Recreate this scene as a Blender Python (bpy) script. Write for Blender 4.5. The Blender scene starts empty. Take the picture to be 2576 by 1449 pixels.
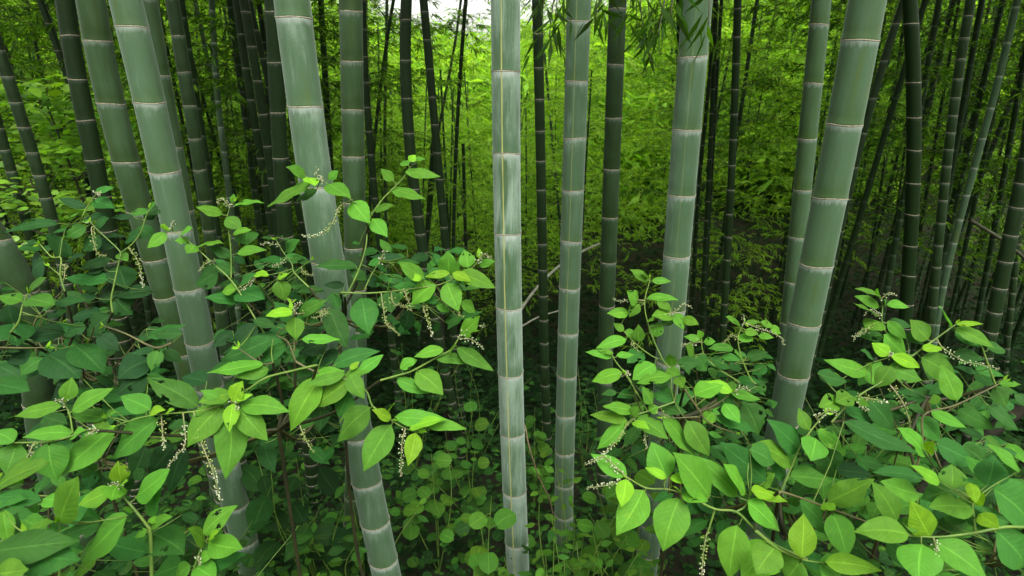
import bpy, math, random
import numpy as np
R = math.radians
rng = random.Random(11)
nr = np.random.RandomState(5)
C = bpy.context.scene.collection
scene = bpy.context.scene

# ------------------------------------------------------------------ camera model
# pixel units: the photograph at 2576 x 1449
F_PX, CX, CY = 1500.0, 1288.0, 724.5
PITCH = R(20.0)
CAM = np.array([0.0, 0.0, 1.55])
RT = np.array([1.0, 0, 0]); FW = np.array([0, math.cos(PITCH), -math.sin(PITCH)]); UP = np.array([0, math.sin(PITCH), math.cos(PITCH)])

def ray(px, py): return RT * ((px - CX) / F_PX) + FW - UP * ((py - CY) / F_PX)
def at(px, py, depth): return CAM + ray(px, py) * depth

def unit(v):
    v = np.asarray(v, float); n = np.linalg.norm(v)
    return v / n if n > 1e-9 else np.array([0, 0, 1.0])

# ------------------------------------------------------------------ terrain
PY = [-70, -12, 0, 1, 2, 2.7, 3.5, 5.3, 10, 15, 20, 27, 40, 60, 95]
PZ = [30, 5.6, 0, -0.45, -1.10, -1.42, -1.74, -2.45, -4.0, -5.1, -5.5, -5.2, -3.2, -0.8, 3]
def terrain(x, y):
    x = np.asarray(x, float); y = np.asarray(y, float)
    z = np.interp(y, PY, PZ)
    far = np.clip((y - 8) / 25, 0, 1)
    z = z + far * 4.0 * np.clip((np.abs(x + 0.06 * y) - 6) / 25, 0, 1.3)
    z = z + 0.10 * np.sin(x * 1.3 + 0.6) * np.cos(y * 1.1) * np.clip(y, 0.2, 1) + 0.05 * np.sin(x * 3.1 + y * 2.3)
    return z

# ------------------------------------------------------------------ object helpers
def link(o): C.objects.link(o); return o
def thing(name, label, cat, loc, group=None, rotz=0.0):
    o = bpy.data.objects.new(name, None); link(o)
    o.empty_display_size = 0.1
    o.location = [float(a) for a in loc]; o.rotation_euler = (0, 0, rotz)
    o['label'] = label; o['category'] = cat
    if group: o['group'] = group
    return o

class MB:
    """collects quads of one mesh"""
    def __init__(s): s.v = []; s.f = []; s.m = []; s.uv = []; s.att = {}; s.n = 0
    def add(s, v, f, mat=0, uv=None, **att):
        v = np.asarray(v, float).reshape(-1, 3); f = np.asarray(f, int).reshape(-1, 4)
        k = len(v)
        s.v.append(v); s.f.append(f + s.n); s.m.append(np.full(len(f), mat))
        s.uv.append(np.zeros((k, 2)) if uv is None else np.asarray(uv, float))
        for a in set(list(att) + list(s.att)):
            if a not in s.att: s.att[a] = [np.zeros(s.n)]
            val = att.get(a, 0.0)
            s.att[a].append(np.full(k, val) if np.isscalar(val) else np.asarray(val, float))
        s.n += k
    def mesh(s, name, mats, origin=(0, 0, 0), smooth=True):
        me = bpy.data.meshes.new(name)
        v = np.concatenate(s.v) - np.asarray(origin, float); f = np.concatenate(s.f)
        me.vertices.add(len(v)); me.vertices.foreach_set('co', v.ravel())
        me.loops.add(len(f) * 4); me.loops.foreach_set('vertex_index', f.ravel().astype(np.int32))
        me.polygons.add(len(f))
        me.polygons.foreach_set('loop_start', np.arange(0, len(f) * 4, 4, dtype=np.int32))
        me.polygons.foreach_set('material_index', np.concatenate(s.m).astype(np.int32))
        me.polygons.foreach_set('use_smooth', np.full(len(f), smooth))
        uvl = me.uv_layers.new(name='UVMap')
        uv = np.concatenate(s.uv)[f.ravel()]
        uvl.data.foreach_set('uv', uv.ravel())
        for a, parts in s.att.items():
            at_ = me.attributes.new(a, 'FLOAT', 'POINT')
            at_.data.foreach_set('value', np.concatenate(parts).astype(np.float32))
        for m in mats: me.materials.append(m)
        me.update(); me.validate(clean_customdata=False)
        return me
    def build(s, name, mats, parent=None, origin=None, smooth=True):
        if not isinstance(mats, (list, tuple)): mats = [mats]
        org = origin
        if org is None: org = tuple(world_loc(parent)) if parent is not None else (0, 0, 0)
        o = bpy.data.objects.new(name, s.mesh(name, mats, org, smooth)); link(o)
        if parent is not None: o.parent = parent
        elif origin is not None: o.location = [float(a) for a in origin]
        return o

def world_loc(o):
    p = np.array(o.location, float)
    while o.parent is not None:
        o = o.parent; p = p + np.array(o.location, float)
    return p

def tube(mb, pts, radii, seg=6, mat=0, **att):
    pts = np.asarray(pts, float); n = len(pts)
    radii = np.full(n, radii) if np.isscalar(radii) else np.asarray(radii, float)
    T = np.gradient(pts, axis=0); T /= np.linalg.norm(T, axis=1)[:, None] + 1e-12
    ref = np.array([0.31, 0.9, 0.2])
    if abs(np.dot(unit(pts[-1] - pts[0]), unit(ref))) > 0.9: ref = np.array([1.0, 0, 0.1])
    a = np.cross(T, ref); a /= np.linalg.norm(a, axis=1)[:, None] + 1e-12
    b = np.cross(T, a)
    ph = np.linspace(0, 2 * math.pi, seg, endpoint=False)
    v = pts[:, None, :] + radii[:, None, None] * (np.cos(ph)[None, :, None] * a[:, None, :] + np.sin(ph)[None, :, None] * b[:, None, :])
    i = np.arange(n - 1)[:, None] * seg; j = np.arange(seg)[None, :]; j2 = (j + 1) % seg
    f = np.stack([i + j, i + j2, i + seg + j2, i + seg + j], -1)
    mb.add(v.reshape(-1, 3), f.reshape(-1, 4), mat, **att)

def smooth_path(pts, n=4):
    """Catmull-Rom through the points"""
    p = np.asarray(pts, float)
    if len(p) < 3:
        t = np.linspace(0, 1, n * 2)[:, None]
        return p[0] * (1 - t) + p[-1] * t
    q = np.vstack([2 * p[0] - p[1], p, 2 * p[-1] - p[-2]])
    out = []
    for i in range(1, len(q) - 2):
        for t in np.linspace(0, 1, n, endpoint=False):
            a, b, c, d = q[i - 1], q[i], q[i + 1], q[i + 2]
            out.append(0.5 * (2 * b + (c - a) * t + (2 * a - 5 * b + 4 * c - d) * t * t + (3 * b - a - 3 * c + d) * t ** 3))
    out.append(p[-1])
    return np.array(out)

# ------------------------------------------------------------------ materials
def new_mat(name):
    m = bpy.data.materials.new(name); m.use_nodes = True
    nt = m.node_tree; nt.nodes.clear()
    return m, nt
class NT:
    def __init__(s, nt): s.nt = nt
    def n(s, t, **kw):
        nd = s.nt.nodes.new(t)
        for k, v in kw.items():
            if k.startswith('i_'):
                key = k[2:].replace('_', ' ')
                nd.inputs[key].default_value = v
            else: setattr(nd, k, v)
        return nd
    def l(s, a, b): s.nt.links.new(a, b)
    def val(s, x, inp):
        if hasattr(x, 'is_output'): s.l(x, inp)
        else: inp.default_value = x
    def math(s, op, a, b=None, c=None, clamp=False):
        nd = s.nt.nodes.new('ShaderNodeMath'); nd.operation = op; nd.use_clamp = clamp
        s.val(a, nd.inputs[0])
        if b is not None: s.val(b, nd.inputs[1])
        if c is not None: s.val(c, nd.inputs[2])
        return nd.outputs[0]
    def mix(s, f, a, b, blend='MIX'):
        nd = s.nt.nodes.new('ShaderNodeMix'); nd.data_type = 'RGBA'; nd.blend_type = blend
        s.val(f, nd.inputs[0])
        for x, k in ((a, 6), (b, 7)):
            if hasattr(x, 'is_output'): s.l(x, nd.inputs[k])
            else: nd.inputs[k].default_value = (*x, 1) if len(x) == 3 else x
        return nd.outputs[2]
    def ramp(s, f, stops):
        nd = s.nt.nodes.new('ShaderNodeValToRGB')
        e = nd.color_ramp.elements
        while len(e) < len(stops): e.new(0.5)
        for k, (p, c) in enumerate(stops):
            e[k].position = p; e[k].color = (*c, 1)
        s.l(f, nd.inputs[0]); return nd.outputs[0]
    def attr(s, name): return s.n('ShaderNodeAttribute', attribute_name=name).outputs['Fac']
    def noise(s, vec, scale, detail=3, rough=0.55):
        nd = s.n('ShaderNodeTexNoise'); nd.inputs['Scale'].default_value = scale
        nd.inputs['Detail'].default_value = detail; nd.inputs['Roughness'].default_value = rough
        s.l(vec, nd.inputs['Vector']); return nd.outputs['Fac']
    def mapping(s, vec, scale):
        nd = s.n('ShaderNodeMapping'); nd.inputs['Scale'].default_value = scale
        s.l(vec, nd.inputs['Vector']); return nd.outputs[0]
    def smooth(s, x, a, b):
        nd = s.n('ShaderNodeMapRange', interpolation_type='SMOOTHSTEP'); nd.inputs[1].default_value = a; nd.inputs[2].default_value = b
        s.l(x, nd.inputs[0]); return nd.outputs[0]

def mat_bamboo():
    m, nt = new_mat('bamboo_skin'); g = NT(nt)
    geo = g.n('ShaderNodeNewGeometry').outputs['Position']
    bl = g.attr('bloom'); below = g.attr('below'); above = g.attr('above'); stripe = g.attr('stripe')
    uv = g.n('ShaderNodeUVMap').outputs[0]
    sep = g.n('ShaderNodeSeparateXYZ'); g.l(uv, sep.inputs[0])
    streak = g.noise(g.mapping(geo, (70, 70, 2.2)), 1.0, 4, 0.6)
    fine = g.noise(g.mapping(geo, (260, 260, 9)), 1.0, 3, 0.6)
    blot = g.noise(g.mapping(geo, (9, 9, 2.6)), 1.0, 4, 0.62)
    speck = g.noise(geo, 220.0, 2, 0.6)
    # waxy bloom: heavier just below each node, rubbed away in patches, thin at the foot of an internode
    amp = g.math('MULTIPLY_ADD', bl, 1.3, 0.12)
    var = g.math('MULTIPLY', g.math('SUBTRACT', streak, 0.5), 0.42)
    var = g.math('MULTIPLY_ADD', g.math('SUBTRACT', blot, 0.5), 1.15, var)
    var = g.math('MULTIPLY_ADD', g.math('SUBTRACT', fine, 0.5), 0.32, var)
    var = g.math('MULTIPLY_ADD', g.math('SUBTRACT', speck, 0.5), 0.25, var)
    w = g.math('MULTIPLY_ADD', var, amp, bl)
    foot = g.smooth(above, 0.10, 0.0)
    w = g.math('MULTIPLY_ADD', foot, -0.16, w)
    edge = g.math('MULTIPLY_ADD', g.math('SUBTRACT', streak, 0.5), 0.05, below)
    band = g.smooth(edge, 0.030, 0.004)
    soft = g.smooth(edge, 0.10, 0.0)
    w = g.math('MULTIPLY_ADD', g.math('MULTIPLY', soft, amp), 0.22, w)
    w = g.math('MAXIMUM', w, 0.0, clamp=True)
    gl = g.mix(blot, (0.020, 0.048, 0.012), (0.045, 0.085, 0.022))
    green = g.mix(g.smooth(bl, 0.02, 0.30), (0.008, 0.020, 0.005), gl)  # mid-distance shade painted in: little bloom turns the green near-black
    stain = g.smooth(g.noise(g.mapping(geo, (13, 13, 1.6)), 1.0, 3, 0.55), 0.58, 0.72)
    w = g.math('MULTIPLY', w, g.math('MULTIPLY_ADD', stain, -0.55, 1.0))
    green = g.mix(g.math('MULTIPLY', stain, g.smooth(bl, 0.1, 0.3)), green, (0.055, 0.085, 0.014))
    wax = g.mix(g.smooth(w, 0.40, 0.95), (0.052, 0.098, 0.050), (0.215, 0.29, 0.228))
    col = g.mix(g.smooth(w, 0.0, 0.45), green, wax)
    bandf = g.math('MULTIPLY', band, g.math('MULTIPLY_ADD', bl, 1.35, 0.06), clamp=True)
    col = g.mix(bandf, col, (0.35, 0.40, 0.36))
    # yellow groove line on some culms
    du = g.math('ABSOLUTE', g.math('SUBTRACT', sep.outputs[0], g.math('MULTIPLY_ADD', g.math('SUBTRACT', blot, .5), .012, .455)))
    line = g.math('MULTIPLY', g.smooth(du, 0.011, 0.003), stripe)
    line = g.math('MULTIPLY', line, g.smooth(g.noise(g.mapping(geo, (3, 3, 5)), 1.0, 3), 0.22, 0.5))
    col = g.mix(g.math('MULTIPLY', line, 0.85), col, (0.33, 0.33, 0.10))
    p = g.n('ShaderNodeBsdfPrincipled'); g.l(col, p.inputs['Base Color'])
    p.inputs['Roughness'].default_value = 0.5; p.inputs['Specular IOR Level'].default_value = 0.16
    g.l(g.math('MULTIPLY', bl, 0.5), p.inputs['Sheen Weight']); p.inputs['Sheen Roughness'].default_value = 0.45
    p.inputs['Sheen Tint'].default_value = (0.8, 0.95, 0.85, 1)
    bmp = g.n('ShaderNodeBump'); bmp.inputs['Strength'].default_value = 0.25; bmp.inputs['Distance'].default_value = 0.002
    g.l(streak, bmp.inputs['Height']); g.l(bmp.outputs[0], p.inputs['Normal'])
    o = g.n('ShaderNodeOutputMaterial'); g.l(p.outputs[0], o.inputs[0])
    return m

def mat_leaf(name, stops, transl=0.34, trans_gain=(1.5, 1.55, 0.55), rough=0.42, veins=True, spec=0.4):
    m, nt = new_mat(name); g = NT(nt)
    tone = g.attr('tone'); rnd = g.attr('rnd')
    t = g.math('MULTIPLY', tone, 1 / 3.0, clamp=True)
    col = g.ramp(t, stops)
    geo = g.n('ShaderNodeNewGeometry').outputs['Position']
    mott = g.noise(geo, 45.0, 3)
    br = g.math('MULTIPLY_ADD', rnd, 0.5, g.math('MULTIPLY_ADD', mott, 0.5, 0.5))
    col = g.mix(1.0, col, g.n('ShaderNodeCombineColor').outputs[0], 'MULTIPLY') if False else col
    hs = g.n('ShaderNodeHueSaturation'); g.l(col, hs.inputs['Color']); g.l(br, hs.inputs['Value'])
    g.l(g.math('MULTIPLY_ADD', rnd, 0.016, 0.496), hs.inputs['Hue'])
    col = hs.outputs[0]
    p = g.n('ShaderNodeBsdfPrincipled')
    if veins:
        uv = g.n('ShaderNodeUVMap').outputs[0]
        sep = g.n('ShaderNodeSeparateXYZ'); g.l(uv, sep.inputs[0])
        u = g.math('ABSOLUTE', sep.outputs[0]); v = sep.outputs[1]
        mid = g.smooth(u, 0.075, 0.02)
        ph = g.math('MULTIPLY_ADD', v, 9.0, g.math('MULTIPLY', g.math('POWER', u, 0.8), -2.6))
        fr = g.math('ABSOLUTE', g.math('SUBTRACT', g.math('FRACT', ph), 0.5))
        side = g.math('MULTIPLY', g.smooth(fr, 0.10, 0.0), g.smooth(u, 1.0, 0.6))
        vein = g.math('MAXIMUM', g.math('MULTIPLY', mid, 0.55), g.math('MULTIPLY', side, 0.18))
        lite = g.mix(1.0, g.mix(1.0, col, (1.9, 1.7, 1.7), 'MULTIPLY'), (0.018, 0.024, 0.008), 'ADD')
        col = g.mix(vein, col, lite)
        hgt = g.math('MULTIPLY_ADD', vein, -1.0, g.math('MULTIPLY', fr, 1.2))
        bmp = g.n('ShaderNodeBump'); bmp.inputs['Strength'].default_value = 0.3; bmp.inputs['Distance'].default_value = 0.0025
        g.l(hgt, bmp.inputs['Height']); g.l(bmp.outputs[0], p.inputs['Normal'])
    spots = g.smooth(g.noise(geo, 170.0, 2, 0.5), 0.70, 0.76)
    age = g.smooth(g.noise(geo, 28.0, 3, 0.6), 0.60, 0.80)
    col = g.mix(g.math('MULTIPLY', age, 0.6), col, g.mix(1.0, col, (1.7, 1.25, 0.8), 'MULTIPLY'))
    if veins: col = g.mix(g.math('MULTIPLY', spots, 0.45), col, (0.12, 0.09, 0.03))
    g.l(col, p.inputs['Base Color'])
    g.l(g.math('MULTIPLY_ADD', g.noise(geo, 18.0, 3), 0.5, rough - 0.22), p.inputs['Roughness']); p.inputs['Specular IOR Level'].default_value = spec
    tr = g.n('ShaderNodeBsdfTranslucent')
    g.l(g.mix(1.0, col, trans_gain, 'MULTIPLY'), tr.inputs['Color'])
    mx = g.n('ShaderNodeMixShader'); mx.inputs[0].default_value = transl
    g.l(p.outputs[0], mx.inputs[1]); g.l(tr.outputs[0], mx.inputs[2])
    o = g.n('ShaderNodeOutputMaterial'); g.l(mx.outputs[0], o.inputs[0])
    return m

def mat_plain(name, a, b, scale=30.0, rough=0.6, stretch=(1, 1, 1), spec=0.3, bump=0.0):
    m, nt = new_mat(name); g = NT(nt)
    geo = g.n('ShaderNodeNewGeometry').outputs['Position']
    nz = g.noise(g.mapping(geo, stretch), scale, 4, 0.6)
    p = g.n('ShaderNodeBsdfPrincipled'); g.l(g.mix(g.smooth(nz, 0.3, 0.7), a, b), p.inputs['Base Color'])
    p.inputs['Roughness'].default_value = rough; p.inputs['Specular IOR Level'].default_value = spec
    if bump:
        bmp = g.n('ShaderNodeBump'); bmp.inputs['Strength'].default_value = bump; bmp.inputs['Distance'].default_value = 0.01
        g.l(nz, bmp.inputs['Height']); g.l(bmp.outputs[0], p.inputs['Normal'])
    o = g.n('ShaderNodeOutputMaterial'); g.l(p.outputs[0], o.inputs[0])
    return m

M_BAMBOO = mat_bamboo()
M_RING = mat_plain('node_ridge', (0.13, 0.11, 0.07), (0.30, 0.27, 0.20), 120.0, 0.7)
M_POKE = mat_leaf('pokeweed_leaf', [(0.0, (0.012, 0.048, 0.012)), (0.34, (0.029, 0.108, 0.018)), (0.67, (0.080, 0.215, 0.020)), (1.0, (0.155, 0.315, 0.016))], 0.36, rough=0.60, spec=0.14)
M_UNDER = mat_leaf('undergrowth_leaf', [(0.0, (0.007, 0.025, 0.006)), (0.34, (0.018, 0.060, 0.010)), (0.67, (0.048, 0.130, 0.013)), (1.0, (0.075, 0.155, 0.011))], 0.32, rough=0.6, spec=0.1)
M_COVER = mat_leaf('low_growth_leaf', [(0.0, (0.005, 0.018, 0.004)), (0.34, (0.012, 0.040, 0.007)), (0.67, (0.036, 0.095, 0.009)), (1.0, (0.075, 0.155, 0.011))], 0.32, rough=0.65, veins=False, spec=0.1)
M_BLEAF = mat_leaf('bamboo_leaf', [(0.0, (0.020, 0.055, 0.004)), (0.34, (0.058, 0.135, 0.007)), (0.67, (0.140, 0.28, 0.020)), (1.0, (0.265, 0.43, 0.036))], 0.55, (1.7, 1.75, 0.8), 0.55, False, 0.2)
M_SAP = mat_leaf('sapling_leaf', [(0.0, (0.03, 0.08, 0.015)), (0.34, (0.06, 0.16, 0.02)), (0.67, (0.13, 0.30, 0.03)), (1.0, (0.25, 0.45, 0.035))], 0.45, (1.6, 1.6, 0.5), 0.34, False, 0.8)
M_STEMG = mat_plain('green_stem', (0.06, 0.12, 0.02), (0.12, 0.19, 0.03), 14.0, 0.45)
M_STEMR = mat_plain('reddish_stem', (0.045, 0.042, 0.018), (0.085, 0.085, 0.026), 12.0, 0.5)
M_STEMD = mat_plain('dark_stem', (0.016, 0.018, 0.008), (0.036, 0.036, 0.012), 12.0, 0.6)
M_TWIG = mat_plain('dark_twig', (0.03, 0.035, 0.018), (0.06, 0.06, 0.03), 20.0, 0.7)
M_WOOD = mat_plain('dead_wood', (0.008, 0.008, 0.006), (0.020, 0.019, 0.013), 10.0, 0.95, (1, 1, 4), 0.05, 0.5)
M_POLE = mat_plain('dead_pole', (0.11, 0.12, 0.08), (0.22, 0.22, 0.17), 8.0, 0.6)
M_DRY = mat_plain('dry_sheath', (0.07, 0.05, 0.025), (0.14, 0.105, 0.06), 25.0, 0.8)
M_PETAL = mat_plain('white_blossom', (0.30, 0.36, 0.20), (0.48, 0.50, 0.36), 60.0, 0.6)
M_BERRY = mat_plain('green_berry', (0.16, 0.26, 0.05), (0.30, 0.36, 0.10), 60.0, 0.5)
M_RACH = mat_plain('flower_stalk', (0.10, 0.15, 0.04), (0.22, 0.20, 0.10), 40.0, 0.6)
# ------------------------------------------------------------------ ground
def mat_ground():
    m, nt = new_mat('forest_floor'); g = NT(nt)
    geo = g.n('ShaderNodeNewGeometry').outputs['Position']
    n1 = g.noise(geo, 1.1, 5, 0.6); n2 = g.noise(geo, 22.0, 5, 0.7)
    vor = g.n('ShaderNodeTexVoronoi'); vor.inputs['Scale'].default_value = 26.0; g.l(geo, vor.inputs['Vector'])
    litter = g.mix(vor.outputs['Color'], (0.012, 0.010, 0.006), (0.034, 0.026, 0.015))
    col = g.mix(g.smooth(n2, 0.35, 0.65), litter, (0.014, 0.013, 0.008))
    col = g.mix(g.smooth(n1, 0.42, 0.6), col, (0.012, 0.024, 0.007))
    p = g.n('ShaderNodeBsdfPrincipled'); g.l(col, p.inputs['Base Color']); p.inputs['Roughness'].default_value = 0.9
    p.inputs['Specular IOR Level'].default_value = 0.15
    b = g.n('ShaderNodeBump'); b.inputs['Strength'].default_value = 0.8; b.inputs['Distance'].default_value = 0.04
    g.l(n2, b.inputs['Height']); g.l(b.outputs[0], p.inputs['Normal'])
    o = g.n('ShaderNodeOutputMaterial'); g.l(p.outputs[0], o.inputs[0]); return m
def grid_axis(a, b, lim, step):
    core = np.arange(a, b + 1e-6, step)
    lo = a - np.cumsum(step * 1.18 ** np.arange(1, 60)); lo = lo[lo > -lim]
    hi = b + np.cumsum(step * 1.18 ** np.arange(1, 60)); hi = hi[hi < lim]
    return np.concatenate([lo[::-1], core, hi])
gx = grid_axis(-8, 8, 220, 0.22); gy = grid_axis(-1, 16, 260, 0.22)
GX, GY = np.meshgrid(gx, gy)
gv = np.stack([GX, GY, terrain(GX, GY)], -1).reshape(-1, 3)
nx_, ny_ = len(gx), len(gy)
ii, jj = np.meshgrid(np.arange(ny_ - 1), np.arange(nx_ - 1), indexing='ij')
q = (ii * nx_ + jj).ravel()
gm = MB(); gm.add(gv, np.stack([q, q + 1, q + nx_ + 1, q + nx_], -1))
ground = gm.build('ground', mat_ground()); ground['kind'] = 'structure'

# ------------------------------------------------------------------ bamboo crowns (shared meshes)
def kites(mb, B, A, N, L, W, tone, rnd, mat=0, droop=0.12):
    B = np.asarray(B); A = np.asarray(A); N = np.asarray(N); L = np.asarray(L)[:, None]; W = np.asarray(W)[:, None]
    A = A / (np.linalg.norm(A, axis=1)[:, None] + 1e-9)
    S = np.cross(A, N); S /= np.linalg.norm(S, axis=1)[:, None] + 1e-9
    N2 = np.cross(S, A)
    n = len(B)
    v = np.stack([B, B + A * L * .38 + S * W * .5 + N2 * W * .12, B + A * L - N2 * L * droop, B + A * L * .38 - S * W * .5 + N2 * W * .12], 1)
    f = np.arange(n * 4).reshape(n, 4)
    mb.add(v.reshape(-1, 3), f, mat, tone=np.repeat(tone, 4), rnd=np.repeat(rnd, 4))

def leafy_branch(mb, p0, az, length, elev0, elev1, rs, ntw=10, nleaf=8, leaf=0.125, tone0=1.3):
    """one bamboo branch: an arching axis with flat sprays of narrow leaves"""
    n = 9; t = np.linspace(0, 1, n); el = elev0 + (elev1 - elev0) * t
    az_ = az + np.cumsum(rs.normal(0, 0.05, n))
    d = np.stack([np.cos(az_) * np.cos(el), np.sin(az_) * np.cos(el), np.sin(el)], 1)
    pts = p0 + np.vstack([np.zeros(3), np.cumsum(d[:-1] * length / (n - 1), 0)])
    tube(mb, pts, np.linspace(0.006, 0.0015, n), 3, 1)
    B = []; A = []
    for k in range(ntw):
        s = 0.22 + 0.78 * (k + rs.rand()) / ntw
        i = min(int(s * (n - 1)), n - 2); fr = s * (n - 1) - i
        base = pts[i] * (1 - fr) + pts[i + 1] * fr
        taz = az_[i] + (1 if k % 2 else -1) * rs.uniform(0.4, 1.25)
        tel = el[i] * 0.4 + rs.normal(0.0, 0.25)
        tl = rs.uniform(0.12, 0.42) * (1.15 - 0.5 * s)
        td = np.array([math.cos(taz) * math.cos(tel), math.sin(taz) * math.cos(tel), math.sin(tel)])
        side = np.array([-td[1], td[0], 0])
        for j in range(nleaf):
            u = (j + 1) / nleaf
            b = base + td * tl * u + np.array([0, 0, -0.08 * tl * u * u])
            sp = rs.uniform(-0.95, 0.95)
            a = td * math.cos(sp) + side * math.sin(sp) + np.array([0, 0, rs.uniform(-0.75, 0.02)])
            B.append(b); A.append(a)
    B = np.array(B); A = np.array(A); m = len(B)
    N = np.array([0, 0, 1.0]) + rs.normal(0, 0.38, (m, 3))
    L = leaf * rs.uniform(0.65, 1.25, m)
    kites(mb, B, A, N, L, L * rs.uniform(0.13, 0.19, m), np.clip(rs.normal(tone0, 0.75, m), 0, 3), rs.rand(m), 0, 0.15)

def crown_mesh(seed, height=6.0, nb=40, rad=1.35, leaf=0.125, ntw=10, nleaf=8, lean=0.0, tone0=1.3):
    rs = np.random.RandomState(seed); mb = MB()
    for k in range(nb):
        h = height * (k + rs.rand()) / nb
        env = 0.55 + 0.75 * math.sin(math.pi * min(1, (h / height) * 0.8 + 0.18))
        leafy_branch(mb, np.array([lean * (h / height) ** 2, 0, h]), rs.uniform(0, 2 * math.pi), rad * env * rs.uniform(0.7, 1.15), R(rs.uniform(10, 55)), R(rs.uniform(-45, -5)), rs, ntw, nleaf, leaf, tone0)
    return mb.mesh('crown', [M_BLEAF, M_TWIG])

CROWNS = [crown_mesh(20 + k, 6.6 + 0.4 * k, 50, 1.6 + 0.07 * k, 0.125, 11, 10, tone0=[2.3, .9, 2.1, 1.3, 2.5, .7][k]) for k in range(6)]  # tones spread apart so that lit and dim crowns are painted in
CROWN_THIN = [crown_mesh(60 + k, 5.0, 20, 1.2, 0.13, 9, 6) for k in range(2)]

# ------------------------------------------------------------------ bamboo culms
def stem_rings(mb, xs_of, zs_nodes, z0, z1, rad_of, seg, bloom, stripe, tiltseed):
    """xs_of(z) -> (x, y); builds the jointed tube from z0 up to z1"""
    rs = np.random.RandomState(tiltseed)
    nodes = sorted([z for z in zs_nodes if z0 + 0.02 < z < z1 - 0.02])
    prof = [(-0.030, 1.0), (-0.012, 1.006), (-0.0065, 1.03), (-0.003, 1.028), (0.0, 1.012), (0.0035, 1.034), (0.008, 1.03), (0.016, 1.008), (0.034, 1.0)]
    zz = [(z0, 1.0)]
    bounds = [z0] + nodes + [z1]
    for i in range(len(bounds) - 1):
        a, b = bounds[i], bounds[i + 1]
        if i > 0: zz += [(a + dz, r) for dz, r in prof if dz > -0.001 and a + dz < b]
        m = max(2, int((b - a) / 0.09))
        zz += [(a + (b - a) * t, 1.0) for t in np.linspace(0.2, 0.8, m)]
        if i < len(bounds) - 2: zz += [(b + dz, r) for dz, r in prof if dz < -0.001 and b + dz > a]
    zz.append((z1, 1.0)); zz = sorted(zz)
    zv = np.array([z for z, _ in zz]); rm = np.array([r for _, r in zz])
    nd = np.array(nodes) if nodes else np.array([z1])
    below = np.array([min([n - z for n in nd if n >= z - 1e-6] or [9]) for z in zv])
    above = np.array([min([z - n for n in nd if n <= z + 1e-6] or [9]) for z in zv])
    ph = np.linspace(0, 2 * math.pi, seg + 1) - math.pi / 2 - math.pi     # seam at the back
    cx, cy = xs_of(zv)
    near = np.argmin(np.abs(zv[:, None] - nd[None, :]), 1)
    ta = rs.normal(0, 0.05, len(nd)); tb = rs.uniform(0, 6.28, len(nd)); wk = np.exp(-np.abs(zv - nd[near]) / 0.05)
    rad = np.array([rad_of(z) for z in zv]) * rm
    dz = wk[:, None] * rad[:, None] * (ta[near][:, None] * np.cos(ph[None, :] - tb[near][:, None]) + 0.02 * np.sin(3 * ph[None, :] + 7 * tb[near][:, None]))
    v = np.stack([cx[:, None] + rad[:, None] * np.cos(ph), cy[:, None] + rad[:, None] * np.sin(ph), zv[:, None] + dz], -1)
    s1 = seg + 1
    i = np.arange(len(zv) - 1)[:, None] * s1; j = np.arange(seg)[None, :]
    f = np.stack([i + j, i + j + 1, i + s1 + j + 1, i + s1 + j], -1).reshape(-1, 4)
    uv = np.stack(np.broadcast_arrays(np.linspace(0, 1, s1)[None, :], zv[:, None]), -1).reshape(-1, 2)
    mb.add(v.reshape(-1, 3), f, 0, uv, bloom=bloom, stripe=stripe, below=np.repeat(below, s1), above=np.repeat(above, s1))
    return [(n, ta[k], tb[k]) for k, n in enumerate(nd)] if nodes else []

def place_crown(root, me, p, direction, scale, rotz, name='crown'):
    o = bpy.data.objects.new(name, me); link(o); o.parent = root
    from mathutils import Vector
    qd = Vector([float(a) for a in unit(direction)]).to_track_quat('Z', 'Y')
    o.rotation_mode = 'QUATERNION'
    from mathutils import Quaternion
    o.rotation_quaternion = qd @ Quaternion((0, 0, 1), rotz)
    o.location = [float(a) for a in (np.asarray(p) - world_loc(root))]
    o.scale = (scale,) * 3
    return o

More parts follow.
